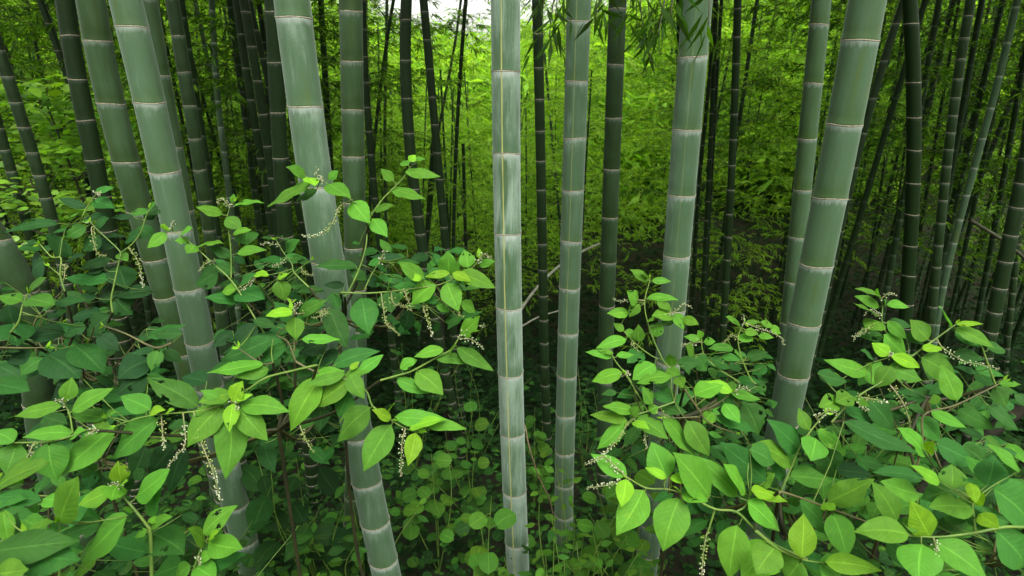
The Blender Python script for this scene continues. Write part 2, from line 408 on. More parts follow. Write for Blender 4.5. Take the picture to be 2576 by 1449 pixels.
CULM_INFO = {}
def culm(key, label, D, w, bloom, pts, nodes=None, spacing=0.2, top=9.0, crown=None, stripe=0.0, group=None, lean=None, cat='bamboo', rings=True, deg=None):
    pts = sorted(pts, key=lambda p: p[1])
    ym = float(np.clip(600, pts[0][1], pts[-1][1]))
    xm = float(np.interp(ym, [p[1] for p in pts], [p[0] for p in pts]))
    depth = D * F_PX / w
    P0 = at(xm, ym, depth)
    h = abs(hash_str(key))
    k = lean if lean is not None else ((h % 100) / 100 - 0.5) * 0.10
    def on_plane(px, py):
        r = ray(px, py)
        t = (P0[1] + k * (CAM[2] - P0[2])) / (r[1] - k * r[2])
        return CAM + r * t
    W = np.array([on_plane(*p) for p in pts])[::-1]            # bottom first
    z = W[:, 2]; x = W[:, 0]
    deg = deg or min(3, len(W) - 1) if len(W) > 4 else min(2, len(W) - 1)
    cf = np.polyfit(z - P0[2], x, deg); dcf = np.polyder(cf)
    zlo, zhi = z[0], z[-1]
    slo = np.polyval(dcf, zlo - P0[2]); shi = np.polyval(dcf, zhi - P0[2])
    if deg > 1: shi = 0.5 * shi + 0.5 * (x[-1] - x[0]) / (zhi - zlo)
    def xs_of(zq):
        zq = np.asarray(zq, float); zc = np.clip(zq, zlo, zhi)
        xx = np.polyval(cf, zc - P0[2]) + np.minimum(zq - zlo, 0) * slo + np.maximum(zq - zhi, 0) * shi
        return xx, P0[1] + k * (zq - P0[2])
    # foot on the ground
    zb = zlo
    for _ in range(400):
        bx, by = xs_of(zb)
        if terrain(bx, by) >= zb: break
        zb -= 0.02
    bx, by = xs_of(zb); zb = float(terrain(bx, by)) if zb < zlo else zb
    base = np.array([float(bx), float(by), zb])
    r0 = D / 2
    rad_of = lambda q: r0 * (1.0 - 0.028 * (q - P0[2]))
    ztop = top
    zn = []
    if nodes:
        for y in nodes:
            xx = float(np.interp(y, [p[1] for p in pts], [p[0] for p in pts]))
            zn.append(float(on_plane(xx, y)[2]))
        zn = sorted(zn)
        gaps = np.diff(zn); glo, ghi = (gaps[0], gaps[-1]) if len(gaps) else (spacing, spacing)
    else:
        z_ = zb + 0.12; g_ = spacing * 0.75
        while z_ < ztop:
            zn.append(z_); g_ = min(spacing * 1.5, g_ * 1.035); z_ += g_ * (0.95 + 0.1 * ((h >> (len(zn) % 20)) % 10) / 10)
        glo = ghi = 9
    zz = zn[0] - glo * 0.93
    while zz > zb + 0.03 and glo < 8: zn.insert(0, zz); glo = max(0.06, glo * 0.92); zz -= glo
    zz = zn[-1] + ghi
    while zz < ztop and ghi < 8: zn.append(zz); ghi = min(0.38, ghi * 1.03); zz += ghi
    root = thing('bamboo', label, cat, base, group)
    mb = MB()
    seg = 28 if w > 45 else 18 if w > 15 else 12
    info = stem_rings(mb, xs_of, zn, zb - 0.15, ztop, rad_of, seg, bloom, stripe, h % 9999)
    st = mb.build('stem', M_BAMBOO, root)
    if rings:
        for n, ta, tb in info:
            x_, y_ = xs_of(n)
            P = np.array([float(x_), float(y_), n]); dd = np.dot(P - CAM, FW)
            py = CY - F_PX * np.dot(P - CAM, UP) / dd
            if py < -60 or py > 1520: continue
            rm = MB(); sg = seg; ph = np.linspace(0, 2 * math.pi, sg, endpoint=False)
            rr = rad_of(n)
            prof = [(-0.0034, 1.012), (-0.0020, 1.05), (0.0004, 1.054), (0.0018, 1.036), (0.0032, 1.012)]
            vv = []
            for dz, m_ in prof:
                off = rr * (ta * np.cos(ph - tb) + 0.02 * np.sin(3 * ph + 7 * tb))
                jit = 1 + 0.006 * np.sin(ph * 11 + tb * 5) + 0.004 * np.sin(ph * 23 + tb)
                vv.append(np.stack([x_ + rr * m_ * jit * np.cos(ph), y_ + rr * m_ * jit * np.sin(ph), n + dz + off], -1))
            vv = np.array(vv); i = np.arange(len(prof) - 1)[:, None] * sg; j = np.arange(sg)[None, :]; j2 = (j + 1) % sg
            rm.add(vv.reshape(-1, 3), np.stack([i + j, i + j2, i + sg + j2, i + sg + j], -1).reshape(-1, 4))
            rm.build('node_ring', M_RING, root)
    if crown:
        me, zc, sc = crown
        xc, yc = xs_of(zc); x2, y2 = xs_of(zc + 2)
        place_crown(root, me, (xc, yc, zc), (x2 - xc, y2 - yc, 2.0), sc, (h % 628) / 100)
    CULM_INFO[key] = (root, xs_of, rad_of)
    return root
def hash_str(s):
    hh = 7
    for ch in s: hh = (hh * 131 + ord(ch)) % 1000003
    return hh

NEAR = 'thick pale bamboo culms nearest the camera'
DARK = 'dark bamboo culms of the middle distance'
ct = lambda i: CROWN_THIN[i % 2]
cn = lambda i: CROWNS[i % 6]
culm('A', 'pale grey-green thick bamboo with crisp white node bands, leaning at left of the photo', .13, 69, 0.37,
     [(317, 0), (376, 260), (413, 430), (446, 581), (477, 725), (502, 850), (527, 970), (566, 1164), (592, 1273), (614, 1354), (640, 1449)],
     [68, 257, 430, 581, 723, 856, 971, 1070, 1164, 1266, 1358, 1428], group=NEAR, top=12.5, crown=(cn(0), 6.1, 1.0))
culm('B', 'dull grey-green thick bamboo left of the crisp pale leaning one, dark at its foot', .13, 60, 0.16,
     [(228, 0), (247, 105), (281, 260), (316, 405), (352, 530), (390, 650), (422, 745), (439, 815)],
     [105, 260, 405, 530, 650, 743, 817], group=NEAR, top=12.5, crown=(cn(3), 5.8, 1.0))
culm('C', 'smooth bluish-green bamboo half hidden behind the right side of a paler leaning culm', .12, 44, 0.18,
     [(370, 0), (405, 190), (434, 370), (462, 530), (488, 670), (508, 800), (525, 960)], [190, 370, 530, 670, 800], group=NEAR, top=12.5, crown=(cn(5), 5.4, 1.0))
culm('H', 'very thick olive-green bamboo bending steeply out of the left edge from a dark foot', .14, 72, .12,
     [(-115, 470), (-62, 545), (-17, 600), (25, 668), (58, 735), (76, 810), (86, 900), (96, 1008), (122, 1130), (150, 1231), (200, 1449)], [470, 600, 735, 820, 910, 1008, 1120, 1231, 1330], group=NEAR, top=2.2, lean=0.0, deg=5)
culm('M', 'thickest pale bamboo left of centre with an arched white flower spike hanging across it', .135, 81, 0.45,
     [(734, 0), (769, 267), (796, 467), (824, 653), (848, 808), (860, 877), (902, 1090), (921, 1206), (943, 1308), (963, 1403), (973, 1449)],
     [45, 267, 467, 653, 808, 950, 1090, 1206, 1308, 1403], group=NEAR, top=12.5, crown=(cn(1), 6.2, 1.0))
culm('N', 'straight mid-green bamboo just right of the thickest pale culm, even thin white rings', .12, 53, 0.15,
     [(882, 0), (885, 155), (887, 276), (889, 393), (891, 508), (892, 620), (896, 725), (897, 827), (895, 1000), (893, 1161), (892, 1255)],
     [30, 155, 276, 393, 508, 620, 725, 827, 920, 1010, 1090, 1171], group=NEAR, top=12.5, crown=(cn(3), 5.2, 1.0))
culm('T', 'palest, brightest upright bamboo in the centre with a thin yellow line down it', .13, 67, .62,
     [(1272, 0), (1272, 180), (1274, 385), (1277, 585), (1281, 768), (1284, 935), (1288, 1085), (1295, 1231), (1299, 1358), (1304, 1449)],
     [180, 385, 585, 768, 935, 1085, 1231, 1358], group=NEAR, stripe=1.0, lean=0.0, top=12.5, crown=(cn(5), 6.6, 1.0))
culm('V', 'pale grey-green straight bamboo right of the brightest central culm, closely spaced white bands', .125, 54, 0.41,
     [(1456, 0), (1451, 203), (1446, 345), (1441, 476), (1436, 602), (1433, 720), (1429, 833), (1426, 940), (1424, 1039), (1421, 1132), (1419, 1213), (1418, 1291), (1418, 1435)],
     [52, 203, 345, 476, 602, 720, 833, 940, 1039, 1132, 1213, 1291, 1365, 1435], group=NEAR, stripe=0.3, top=12.5, crown=(cn(5), 6.0, 1.0))
culm('X', 'pale smooth thick bamboo right of centre rising behind the tallest pokeweed shoot', .13, 66, 0.43,
     [(1753, 0), (1743, 142), (1729, 327), (1715, 485), (1703, 640), (1689, 777), (1680, 907), (1673, 974), (1662, 1129), (1650, 1231), (1638, 1314)],
     [142, 327, 488, 640, 777, 907, 1020, 1129, 1231, 1314], group=NEAR, stripe=0.12, top=12.5, crown=(cn(5), 6.0, 1.0))
culm('AA', 'slimmer mid-green bamboo close behind the left side of the thick pale right-leaning one', .115, 42, 0.24,
     [(2066, 0), (2060, 62), (2046, 209), (2032, 347), (2019, 476), (2006, 595), (1994, 707), (1985, 811), (1972, 953), (1955, 1100)],
     [62, 209, 347, 476, 595, 707, 811, 910], group=NEAR, top=12.5, crown=(cn(1), 5.0, 1.0))
culm('BB', 'thickest pale bamboo at the right, leaning right, with brown joint lines and olive stains', .135, 78, 0.34,
     [(2182, 0), (2163, 102), (2124, 313), (2087, 497), (2054, 663), (2023, 810), (1997, 940), (1970, 1058), (1955, 1136)],
     [102, 313, 497, 663, 810, 940, 1058], group=NEAR, top=12.5, crown=(cn(1), 6.2, 1.0))
# middle distance, dark
culm('D', 'dark green bamboo with few faint rings, left of the dull grey-green thick culm', .115, 40, .02,
     [(163, 0), (177, 90), (195, 200), (217, 305), (237, 400), (262, 520), (290, 700)], [90, 200, 303, 402, 495, 580], group=DARK, crown=(cn(0), 3.2, 1.0))
culm('E', 'thin near-black bamboo slanting down behind the upper left dark culm', .08, 16, .0,
     [(103, 0), (130, 95), (165, 165), (183, 233), (205, 330), (220, 420)], None, group=DARK, crown=(ct(1), 4.0, 1.0))
culm('F', 'slanting dark bluish bamboo crossing the bright broad-leaved sapling at far left', .095, 27, .08,
     [(-5, 120), (18, 193), (40, 257), (62, 320), (80, 383), (99, 440), (113, 497), (133, 553), (165, 700)], [193, 257, 320, 383, 440, 497, 553, 610], group=DARK, crown=(ct(0), 4.4, .9))
culm('G', 'slanting dark bamboo lowest at the far left edge, below the bright sapling', .09, 23, .08,
     [(-10, 300), (13, 377), (30, 430), (42, 483), (59, 530), (72, 570), (90, 640)], [377, 430, 483, 530, 570], group=DARK, crown=(ct(1), 4.6, .9))
culm('J', 'dark green bamboo with many even rings, right of the half-hidden bluish culm', .10, 30, .10,
     [(433, 0), (448, 90), (463, 182), (478, 266), (490, 348), (502, 426), (516, 505), (527, 578), (537, 652), (546, 717), (555, 780), (563, 838)],
     [90, 182, 266, 348, 426, 505, 578, 652, 717, 780, 838], group=DARK, crown=(cn(2), 2.9, .9))
culm('K', 'thin silvery-edged bamboo between two clumps of dark culms, left of centre', .075, 14, .42,
     [(540, 133), (547, 217), (555, 323), (568, 423), (575, 483), (588, 563), (594, 670), (597, 820)], None, .24, group=DARK, crown=(cn(5), 2.2, .8))
culm('L1', 'dark leaning bamboo crossing in front of two others, left of the thickest pale culm', .09, 22, .04,
     [(613, 0), (634, 117), (648, 203), (661, 287), (673, 367), (685, 447), (703, 600)], [30, 117, 203, 287, 367, 447, 525], group=DARK, crown=(cn(2), 3.0, .9))
culm('L2', 'dark bamboo leftmost of the crossing bundle left of the thickest pale culm', .08, 18, .04,
     [(600, 30), (608, 110), (637, 290), (648, 345), (659, 397), (667, 465), (674, 532), (692, 637)], [325, 397, 465, 532, 590], group=DARK, crown=(cn(1), 3.0, .9))
culm('L3', 'broad black-green bamboo touching the left edge of the thickest pale culm', .11, 37, .03,
     [(686, 0), (694, 158), (699, 283), (705, 397), (713, 508), (720, 594), (732, 720)], [30, 158, 283, 397, 508, 594, 675], group=DARK, crown=(cn(2), 3.2, .9))
culm('L4', 'thin black bamboo slanting between the broad black-green culm and the thickest pale one', .075, 15, .04,
     [(715, 380), (733, 440), (740, 487), (761, 580), (772, 650), (785, 740)], None, group=DARK, crown=(cn(2), 2.6, .8))
culm('L5', 'thin dark bamboo at the top, left of the broad black-green culm', .075, 13, .03,
     [(650, 0), (662, 90), (672, 170), (683, 300)], None, group=DARK, crown=(cn(2), 2.6, .8))
culm('O', 'thin dark bamboo hugging the right side of the straight mid-green culm', .08, 17, .04,
     [(912, 0), (915, 67), (920, 207), (927, 330), (934, 388), (938, 447), (943, 497), (953, 583), (962, 670), (978, 800)], [207, 270, 330, 388, 447, 497, 583, 640], group=DARK, crown=(cn(2), 2.7, .8))
culm('P1', 'very thin bamboo slanting left downward under the bright sky gap', .06, 9, .12,
     [(990, 0), (972, 110), (965, 160), (945, 330), (938, 400), (930, 520)], None, .25, group=DARK, crown=(cn(0), -.3, .62))
culm('P2', 'very thin upright greenish bamboo below the bright sky gap', .06, 8, .25,
     [(971, 140), (970, 300), (968, 480), (975, 640)], None, .25, group=DARK, top=3.0)
culm('Q', 'black pale-ringed bamboo curving right at its foot, left one in the sky gap', .10, 27, .03,
     [(1020, 0), (1022, 152), (1026, 247), (1030, 335), (1039, 466), (1046, 542), (1055, 587), (1064, 633), (1074, 672), (1096, 798), (1104, 847), (1115, 903), (1120, 953)],
     [50, 152, 247, 335, 405, 475, 542, 587, 633, 672, 740, 798, 847], group=DARK, crown=(ct(1), 3.4, .9))
culm('R', 'black slanting bamboo, right one of the two dark culms in the bright sky gap', .085, 20, .03,
     [(1065, 0), (1082, 173), (1092, 313), (1101, 383), (1107, 466), (1110, 510), (1117, 570), (1123, 640), (1141, 837)], [30, 100, 173, 245, 313, 383, 450, 510, 570], group=DARK, crown=(ct(0), 3.4, .9))
culm('S', 'thin twiggy bamboo slanting left of the brightest central culm', .065, 9.5, .08,
     [(1172, 0), (1161, 150), (1153, 267), (1145, 400), (1144, 483), (1142, 570), (1140, 700)], None, .25, group=DARK, crown=(cn(2), -.6, .62))
culm('S2', 'faint hair-thin bamboo leaning right in the lime foliage left of centre', .055, 7, .12,
     [(1156, 30), (1150, 67), (1130, 190), (1110, 290), (1095, 400)], None, .25, group=DARK, crown=(ct(0), -.9, .9))
culm('S3', 'short dark thin bamboo in the lime foliage close to the brightest central culm', .06, 8.5, .05,
     [(1164, 317), (1166, 400), (1168, 483), (1172, 620), (1178, 760)], None, .25, group=DARK, top=0.4)
culm('S4', 'thin black bamboo between the two dark culms of the sky gap, below their middle', .065, 10, .02,
     [(1084, 440), (1080, 487), (1073, 610), (1070, 700)], None, .25, group=DARK, top=1.0)
culm('U', 'slim black-green bamboo with neat pale rings between the two pale central culms', .085, 24, .05,
     [(1351, 0), (1355, 170), (1359, 329), (1361, 477), (1364, 613), (1367, 742), (1368, 861), (1370, 917), (1373, 1013), (1376, 1100)],
     [85, 170, 249, 329, 404, 477, 546, 613, 677, 742, 803, 861, 917, 967, 1013, 1058], group=DARK, crown=(ct(0), 3.8, .9))
culm('W', 'dark green straight bamboo between two paler culms, narrow leaves at its top', .11, 40, .10,
     [(1553, 0), (1549, 163), (1544, 296), (1538, 425), (1534, 546), (1530, 658), (1526, 767), (1524, 870), (1522, 957), (1520, 1129), (1519, 1240)],
     [22, 163, 296, 425, 546, 658, 767, 868, 957, 1045, 1129, 1185], group=DARK, crown=(cn(3), 3.2, 1.1))
culm('X2', 'dark bamboo peeping out along the right edge of the pale right-centre culm', .075, 16, .10,
     [(1745, 480), (1738, 560), (1727, 723), (1718, 850), (1710, 980)], None, group=DARK, top=3, crown=(ct(0), 2.6, .8))
culm('X3', 'black bamboo seen only at the top, touching a pale culm on its left edge', .075, 13, .02,
     [(1707, 0), (1708, 70), (1708, 140), (1706, 260)], None, group=DARK, crown=(cn(1), 3.0, .8))
culm('Y1', 'black thin bamboo, right one of a leafy pair right of the pale right-centre culm', .07, 11.5, .02,
     [(1800, 33), (1794, 200), (1788, 350), (1783, 467), (1776, 553), (1773, 670), (1768, 770)], None, .25, group=DARK, crown=(cn(2), 1.6, .8))
culm('Y2', 'black thin bamboo, left and more slanting one of a leafy pair right of centre', .065, 10, .02,
     [(1792, 100), (1784, 187), (1773, 330), (1760, 433), (1752, 560)], None, .25, group=DARK, crown=(cn(3), 1.8, .8))
culm('Z', 'slim black bamboo with faint rings standing alone midway between the right-hand pale culms', .08, 18, .04,
     [(1856, 0), (1851, 160), (1846, 287), (1842, 415), (1839, 477), (1836, 538), (1832, 595), (1829, 652), (1825, 707), (1823, 763), (1820, 815), (1815, 903), (1803, 1080)],
     [160, 225, 287, 350, 415, 477, 538, 595, 652, 707, 763, 815, 865], group=DARK, crown=(cn(4), 3.4, .9))
culm('CC', 'dark bamboo leaning far right behind the thickest right-hand culm', .08, 17.5, .06,
     [(2273, 0), (2254, 60), (2226, 153), (2196, 247), (2171, 335), (2150, 421), (2131, 500), (2114, 580), (2098, 653), (2082, 720), (2060, 820)],
     [60, 153, 247, 335, 421, 500, 580, 653, 720], group=DARK, crown=(cn(5), 2.6, 1.25))
culm('DD', 'broad near-black upright bamboo in the dark right third of the photo', .105, 32, 0,
     [(2289, 0), (2295, 150), (2297, 207), (2298, 295), (2299, 377), (2297, 460), (2294, 538), (2290, 616), (2287, 691), (2280, 763), (2276, 823), (2268, 900), (2255, 1100)],
     [60, 207, 295, 377, 460, 538, 616, 691, 763, 823], group=DARK, crown=(cn(0), 2.6, 1.25))
culm('EE', 'dark pale-ringed bamboo between the near-black one and the slender grey leaner', .085, 21, .10,
     [(2435, 33), (2427, 100), (2410, 200), (2401, 267), (2389, 333), (2380, 417), (2373, 503), (2366, 560), (2357, 670), (2351, 720), (2345, 770), (2340, 813), (2325, 960)],
     [333, 375, 417, 460, 503, 560, 615, 670, 720, 770, 813], group=DARK, crown=(cn(1), 2.6, 1.25))
culm('FF', 'slender pale grey bamboo leaning right through the dark right side', .08, 16, 0.36,
     [(2540, 90), (2523, 150), (2507, 207), (2490, 277), (2463, 367), (2445, 467), (2433, 487), (2412, 560), (2390, 637), (2375, 703), (2366, 763), (2350, 860)], None, .28, group=DARK, crown=(cn(2), 2.6, 1.25))
culm('GG', 'broad dark bamboo with a pale right rim at the right edge, leaning right', .105, 33, 0.05,
     [(2580, 420), (2553, 520), (2543, 590), (2530, 657), (2517, 723), (2501, 783), (2492, 833), (2480, 903), (2462, 957), (2449, 1055)],
     [460, 520, 590, 657, 723, 783, 833, 895, 957, 1005], group=DARK, crown=(cn(3), 2.6, 1.25))
culm('HH', 'thin dark bamboo right beside the broad pale-rimmed one at the right edge', .075, 15, 0.1,
     [(2566, 520), (2560, 603), (2547, 737), (2540, 803), (2530, 900)], None, group=DARK, crown=(cn(4), 2.6, 1.25))
# ------------------------------------------------------------------ the bamboo wood behind
def proto_tree(seed, H, crown_i, zc, D=0.08, bloom=0.06):
    rs = np.random.RandomState(seed); lean = rs.normal(0, 0.25); leany = rs.normal(0, 0.2); bow = rs.normal(0, 0.25)
    xs = lambda z: (lean * np.asarray(z) / H + bow * (np.asarray(z) / H) ** 2, leany * np.asarray(z) / H)
    zn = []; z = 0.15; g_ = 0.13
    while z < H - 0.3: zn.append(z); g_ = min(0.32, g_ * 1.05); z += g_
    mb = MB(); stem_rings(mb, xs, zn, -0.2, H, lambda z: D / 2 * (1 - 0.06 * z * 6 / H), 10, bloom, 0.0, seed)
    root = thing('bamboo', 'slender leafy bamboo in the dense thicket of the background', 'bamboo', (0, 0, 0), 'leafy bamboos of the background thicket')
    mb.build('stem', M_BAMBOO, root)
    x0, y0 = xs(zc); x1, y1 = xs(zc + 2)
    place_crown(root, CROWNS[crown_i], (float(x0), float(y0), zc), (float(x1 - x0), float(y1 - y0), 2.0), 1.0, 0)
    return root
def copy_tree(o, parent=None):
    c = o.copy(); link(c); c.parent = parent
    for ch in list(o.children): copy_tree(ch, c)
    return c
def project(P):
    d = np.asarray(P, float) - CAM; z = np.dot(d, FW)
    return CX + F_PX * np.dot(d, RT) / z, CY - F_PX * np.dot(d, UP) / z, z
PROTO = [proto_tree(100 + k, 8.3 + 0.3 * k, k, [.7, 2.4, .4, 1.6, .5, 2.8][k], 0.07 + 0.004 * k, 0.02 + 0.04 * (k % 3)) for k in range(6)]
used = [False] * 6
placed = []
tries = 0; NT_WANT = 190
fr = np.random.RandomState(77)
while len(placed) < NT_WANT and tries < 9000:
    tries += 1
    d = 8.5 + 27 * fr.rand() ** 1.25
    x = fr.uniform(-1, 1) * (0.92 * d + 1.5)
    if len(placed) < 38: d = fr.uniform(13.5, 27); x = fr.uniform(-.27, .16) * d
    if any((x - a) ** 2 + (d - b) ** 2 < (0.55 + 0.018 * d) ** 2 for a, b in placed): continue
    zb = float(terrain(x, d)); px, py, _ = project((x, d, 0))
    s = fr.uniform(0.95, 1.3)
    if d < 26 and (1040 < px < 1250 or 1330 < px < 1420 or 1490 < px < 1660 or 1900 < px < 2050) and fr.rand() < .8: continue
    if 930 < px < 1430:
        if d < 14: continue
        el = R(fr.uniform(-3.0, 3.4)); want = CAM[2] + d * math.tan(el) - zb
        s = min(s, want / 9.2)
        if s < 0.4: continue
    elif 1850 < px < 2080 and d < 15: continue
    elif 1430 < px < 1800 and d < 13 and fr.rand() < .5: continue
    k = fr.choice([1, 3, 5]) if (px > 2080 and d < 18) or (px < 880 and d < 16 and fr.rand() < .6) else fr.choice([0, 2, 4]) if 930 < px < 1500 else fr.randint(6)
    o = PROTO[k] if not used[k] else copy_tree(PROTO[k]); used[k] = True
    o.location = (x, d, zb - 0.02); o.rotation_euler = (R(fr.normal(0, 2.5)), R(fr.normal(0, 2.5)), fr.uniform(0, 6.28)); o.scale = (s,) * 3
    placed.append((x, d))

# tall ones added for their unseen crowns, which shade the sides of the wood
def tall_proto(seed, ci):
    rs = np.random.RandomState(seed); H = 13.5; lean = rs.normal(0, .5)
    xs = lambda z: (lean * (np.asarray(z) / H) ** 1.4, 0.1 * np.asarray(z) / H)
    zn = []; z = 0.15; g_ = 0.15
    while z < H - .3: zn.append(z); g_ = min(.36, g_ * 1.04); z += g_
    mb = MB(); stem_rings(mb, xs, zn, -.2, H, lambda z: .042 * (1 - .05 * z), 12, .0, 0.0, seed)
    root = thing('bamboo', 'tall dark bamboo with its crown above the picture, added to shade the side of the wood', 'bamboo', (0, 0, 0), 'tall dark bamboos added to shade the sides')
    mb.build('stem', M_BAMBOO, root)
    x0, y0 = xs(6.6); place_crown(root, CROWNS[ci], (float(x0), float(y0), 6.6), (lean * .1, 0, 1), 1.7, 0)
    return root
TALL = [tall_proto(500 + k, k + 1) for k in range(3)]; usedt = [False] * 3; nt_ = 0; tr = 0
EDGE = [(5.2, 2.5), (6.6, 4.6), (7.8, 1.4), (8.8, 6.6), (5.9, -.6), (9.6, 3.6), (-5.2, 2.4), (-6.6, 4.4), (-7.9, 1.8), (-5.7, -.2)]  # wholly out of frame, added to block light from the sides
while nt_ < 27 and tr < 5000:
    tr += 1
    d = fr.uniform(7.0, 17.0); right = fr.rand() < .68; x = d * (fr.uniform(.47, 1.05) if right else -fr.uniform(.5, 1.05))
    if nt_ < len(EDGE): x, d = EDGE[nt_]
    elif any((x - a) ** 2 + (d - b) ** 2 < .8 ** 2 for a, b in placed): continue
    k = fr.randint(3); o = TALL[k] if not usedt[k] else copy_tree(TALL[k]); usedt[k] = True
    o.location = (x, d, float(terrain(x, d))); o.rotation_euler = (R(fr.normal(0, 3)), R(fr.normal(3 if right else -3, 3)), fr.uniform(0, 6.28)); o.scale = (1, 1, 1)
    placed.append((x, d)); nt_ += 1

# bare thin stems low in the dark wood
def proto_bare(seed):
    rs = np.random.RandomState(seed); H = 7.0; lean = rs.normal(0, .3)
    xs = lambda z: (lean * (np.asarray(z) / H) ** 1.5, 0 * np.asarray(z))
    zn = list(np.arange(0.2, H - .2, 0.27))
    mb = MB(); stem_rings(mb, xs, zn, -0.2, H, lambda z: 0.036 * (1 - 0.05 * z), 10, 0.07, 0.0, seed)
    root = thing('bamboo', 'thin leafless bamboo pole standing in the dark wood behind', 'bamboo', (0, 0, 0), 'thin bare poles in the dark wood')
    mb.build('stem', M_BAMBOO, root); return root
BARE = [proto_bare(300 + k) for k in range(3)]; usedb = [False] * 3
nb_ = 0
while nb_ < 18:
    d = fr.uniform(7.0, 17.0); x = fr.uniform(-0.9, 0.95) * d
    px, py, _ = project((x, d, -1))
    if fr.rand() < 0.45 and px < 1500: continue
    if any((x - a) ** 2 + (d - b) ** 2 < 0.3 ** 2 for a, b in placed): continue
    k = fr.randint(3); o = BARE[k] if not usedb[k] else copy_tree(BARE[k]); usedb[k] = True
    o.location = (x, d, float(terrain(x, d))); o.rotation_euler = (R(fr.normal(0, 3)), R(fr.normal(0, 5)), fr.uniform(0, 6.28)); o.scale = (1, 1, fr.uniform(.9, 1.3))
    placed.append((x, d)); nb_ += 1

# the far hillside: one unbroken mass of bamboo tops
fm = MB(); fs = np.random.RandomState(9)
nclump = 1500
for c in range(nclump):
    d = fs.uniform(25, 88); x = fs.uniform(-1, 1) * (0.95 * d)
    zb = float(terrain(x, d)); rad = fs.uniform(1.3, 2.3); h = fs.uniform(4.5, 9.0)
    px, _, _ = project((x, d, 0))
    if 930 < px < 1400: h = min(h, CAM[2] + d * math.tan(R(fs.uniform(0.5, 5.2))) - zb)
    if h < 1: continue
    n = 150; ctone = fs.uniform(1.6, 3.1)  # sunlit and dim clumps painted into the leaf tone
    u = fs.rand(n); zz = zb + h * (0.02 + 0.98 * u); rr = rad * np.sqrt(fs.rand(n)) * (1.05 - 0.75 * u ** 2); a = fs.uniform(0, 6.28, n)
    B = np.stack([x + rr * np.cos(a), d + rr * np.sin(a), zz], 1)
    A = np.stack([np.cos(a) + fs.normal(0, .6, n), np.sin(a) + fs.normal(0, .6, n), fs.uniform(-1.0, .2, n)], 1)
    N = np.array([0, 0, 1.0]) + fs.normal(0, .4, (n, 3)); L = fs.uniform(.45, .95, n)
    kites(fm, B, A, N, L, L * .26, np.clip(fs.normal(ctone, .45, n), 0, 3), fs.rand(n))
fw_ = fm.build('far_wood', M_BLEAF); fw_['kind'] = 'stuff'
# ------------------------------------------------------------------ broad leaves
def leaf_grid(nu, nv):
    u = np.linspace(-1, 1, nu); v = np.linspace(0, 1, nv)
    U, V = np.meshgrid(u, v)
    i, j = np.meshgrid(np.arange(nv - 1), np.arange(nu - 1), indexing='ij')
    q = (i * nu + j).ravel()
    return U.ravel(), V.ravel(), np.stack([q, q + 1, q + nu + 1, q + nu], -1)
GRID_HI = leaf_grid(7, 12); GRID_LO = leaf_grid(3, 6); GRID_MD = leaf_grid(5, 8); GRID_BITE = leaf_grid(19, 30)
def profile(v, kind):
    if kind == 'round':
        p = np.sqrt(np.clip(1 - (2 * v - 0.92) ** 2 / 1.12, 0, 1)) * np.clip((1 - v) * 9, 0, 1) ** 0.7
        return np.clip(p, 0.015, 1)
    p = np.sin(math.pi * np.clip(v, 0, 1) ** 0.80) ** 0.86 * (1.06 - 0.22 * v)
    p = p - 0.16 * np.clip((v - 0.74) / 0.26, 0, 1) * (1 - v) * 3.2
    return np.clip(p, 0.012, 1)
def add_leaf(mb, base, tip, N, width, tone, rnd, rs, grid=GRID_HI, kind='ovate', droop=None, fold=None, bites=0):
    U, V, F = GRID_BITE if bites else grid
    base = np.asarray(base, float); tip = np.asarray(tip, float)
    A = tip - base; L = np.linalg.norm(A)
    if L < 1e-5: return
    A = A / L; N = np.asarray(N, float); N = unit(N - A * np.dot(N, A)); S = np.cross(A, N)
    droop = rs.uniform(0.03, 0.15) if droop is None else droop
    fold = rs.uniform(0.06, 0.26) if fold is None else fold
    p = profile(V, kind)
    hw = width / 2 * p
    curl = rs.uniform(-0.06, 0.06)
    side = rs.uniform(-0.05, 0.05) * L
    ser = 1 + 0.018 * np.sin(V * 47 + rs.uniform(0, 6)) * (np.abs(U) > .9)
    h = np.abs(U) * hw * fold * 1.2 - (U ** 2) * hw * 0.16
    h = h + L * droop * (4 * V * (1 - V)) * 0.55 + 0.018 * L * np.sin(V * rs.uniform(9, 15) + rs.uniform(0, 6)) * np.abs(U) * np.sign(U + 1e-9) ** rs.randint(1, 3)
    h = h + curl * hw * U
    P = base + A * (V * L)[:, None] + S * (U * hw * ser + side * np.sin(math.pi * V))[:, None] + N * h[:, None]
    f = F
    if bites:
        c = (P.reshape(-1, 3)[f]).mean(1); keep = np.ones(len(f), bool)
        uu = U[f].mean(1); vv = V[f].mean(1)
        for _ in range(bites):
            bu = rs.choice([-1, 1]) * rs.uniform(0.35, 1.05); bv = rs.uniform(0.25, 0.85); br = rs.uniform(0.14, 0.26)
            ang = np.arctan2((vv - bv), (uu - bu) * .45); keep &= ~((((uu - bu) * 0.45) ** 2 + (vv - bv) ** 2) < (br * (.42 + .12 * np.sin(3 * ang + bu * 9) + .07 * np.sin(5 * ang + bv * 20))) ** 2)
        f = f[keep]
        if len(f) == 0: f = F
    mb.add(P, f, 0, np.stack([U, V], -1), tone=tone, rnd=rnd)

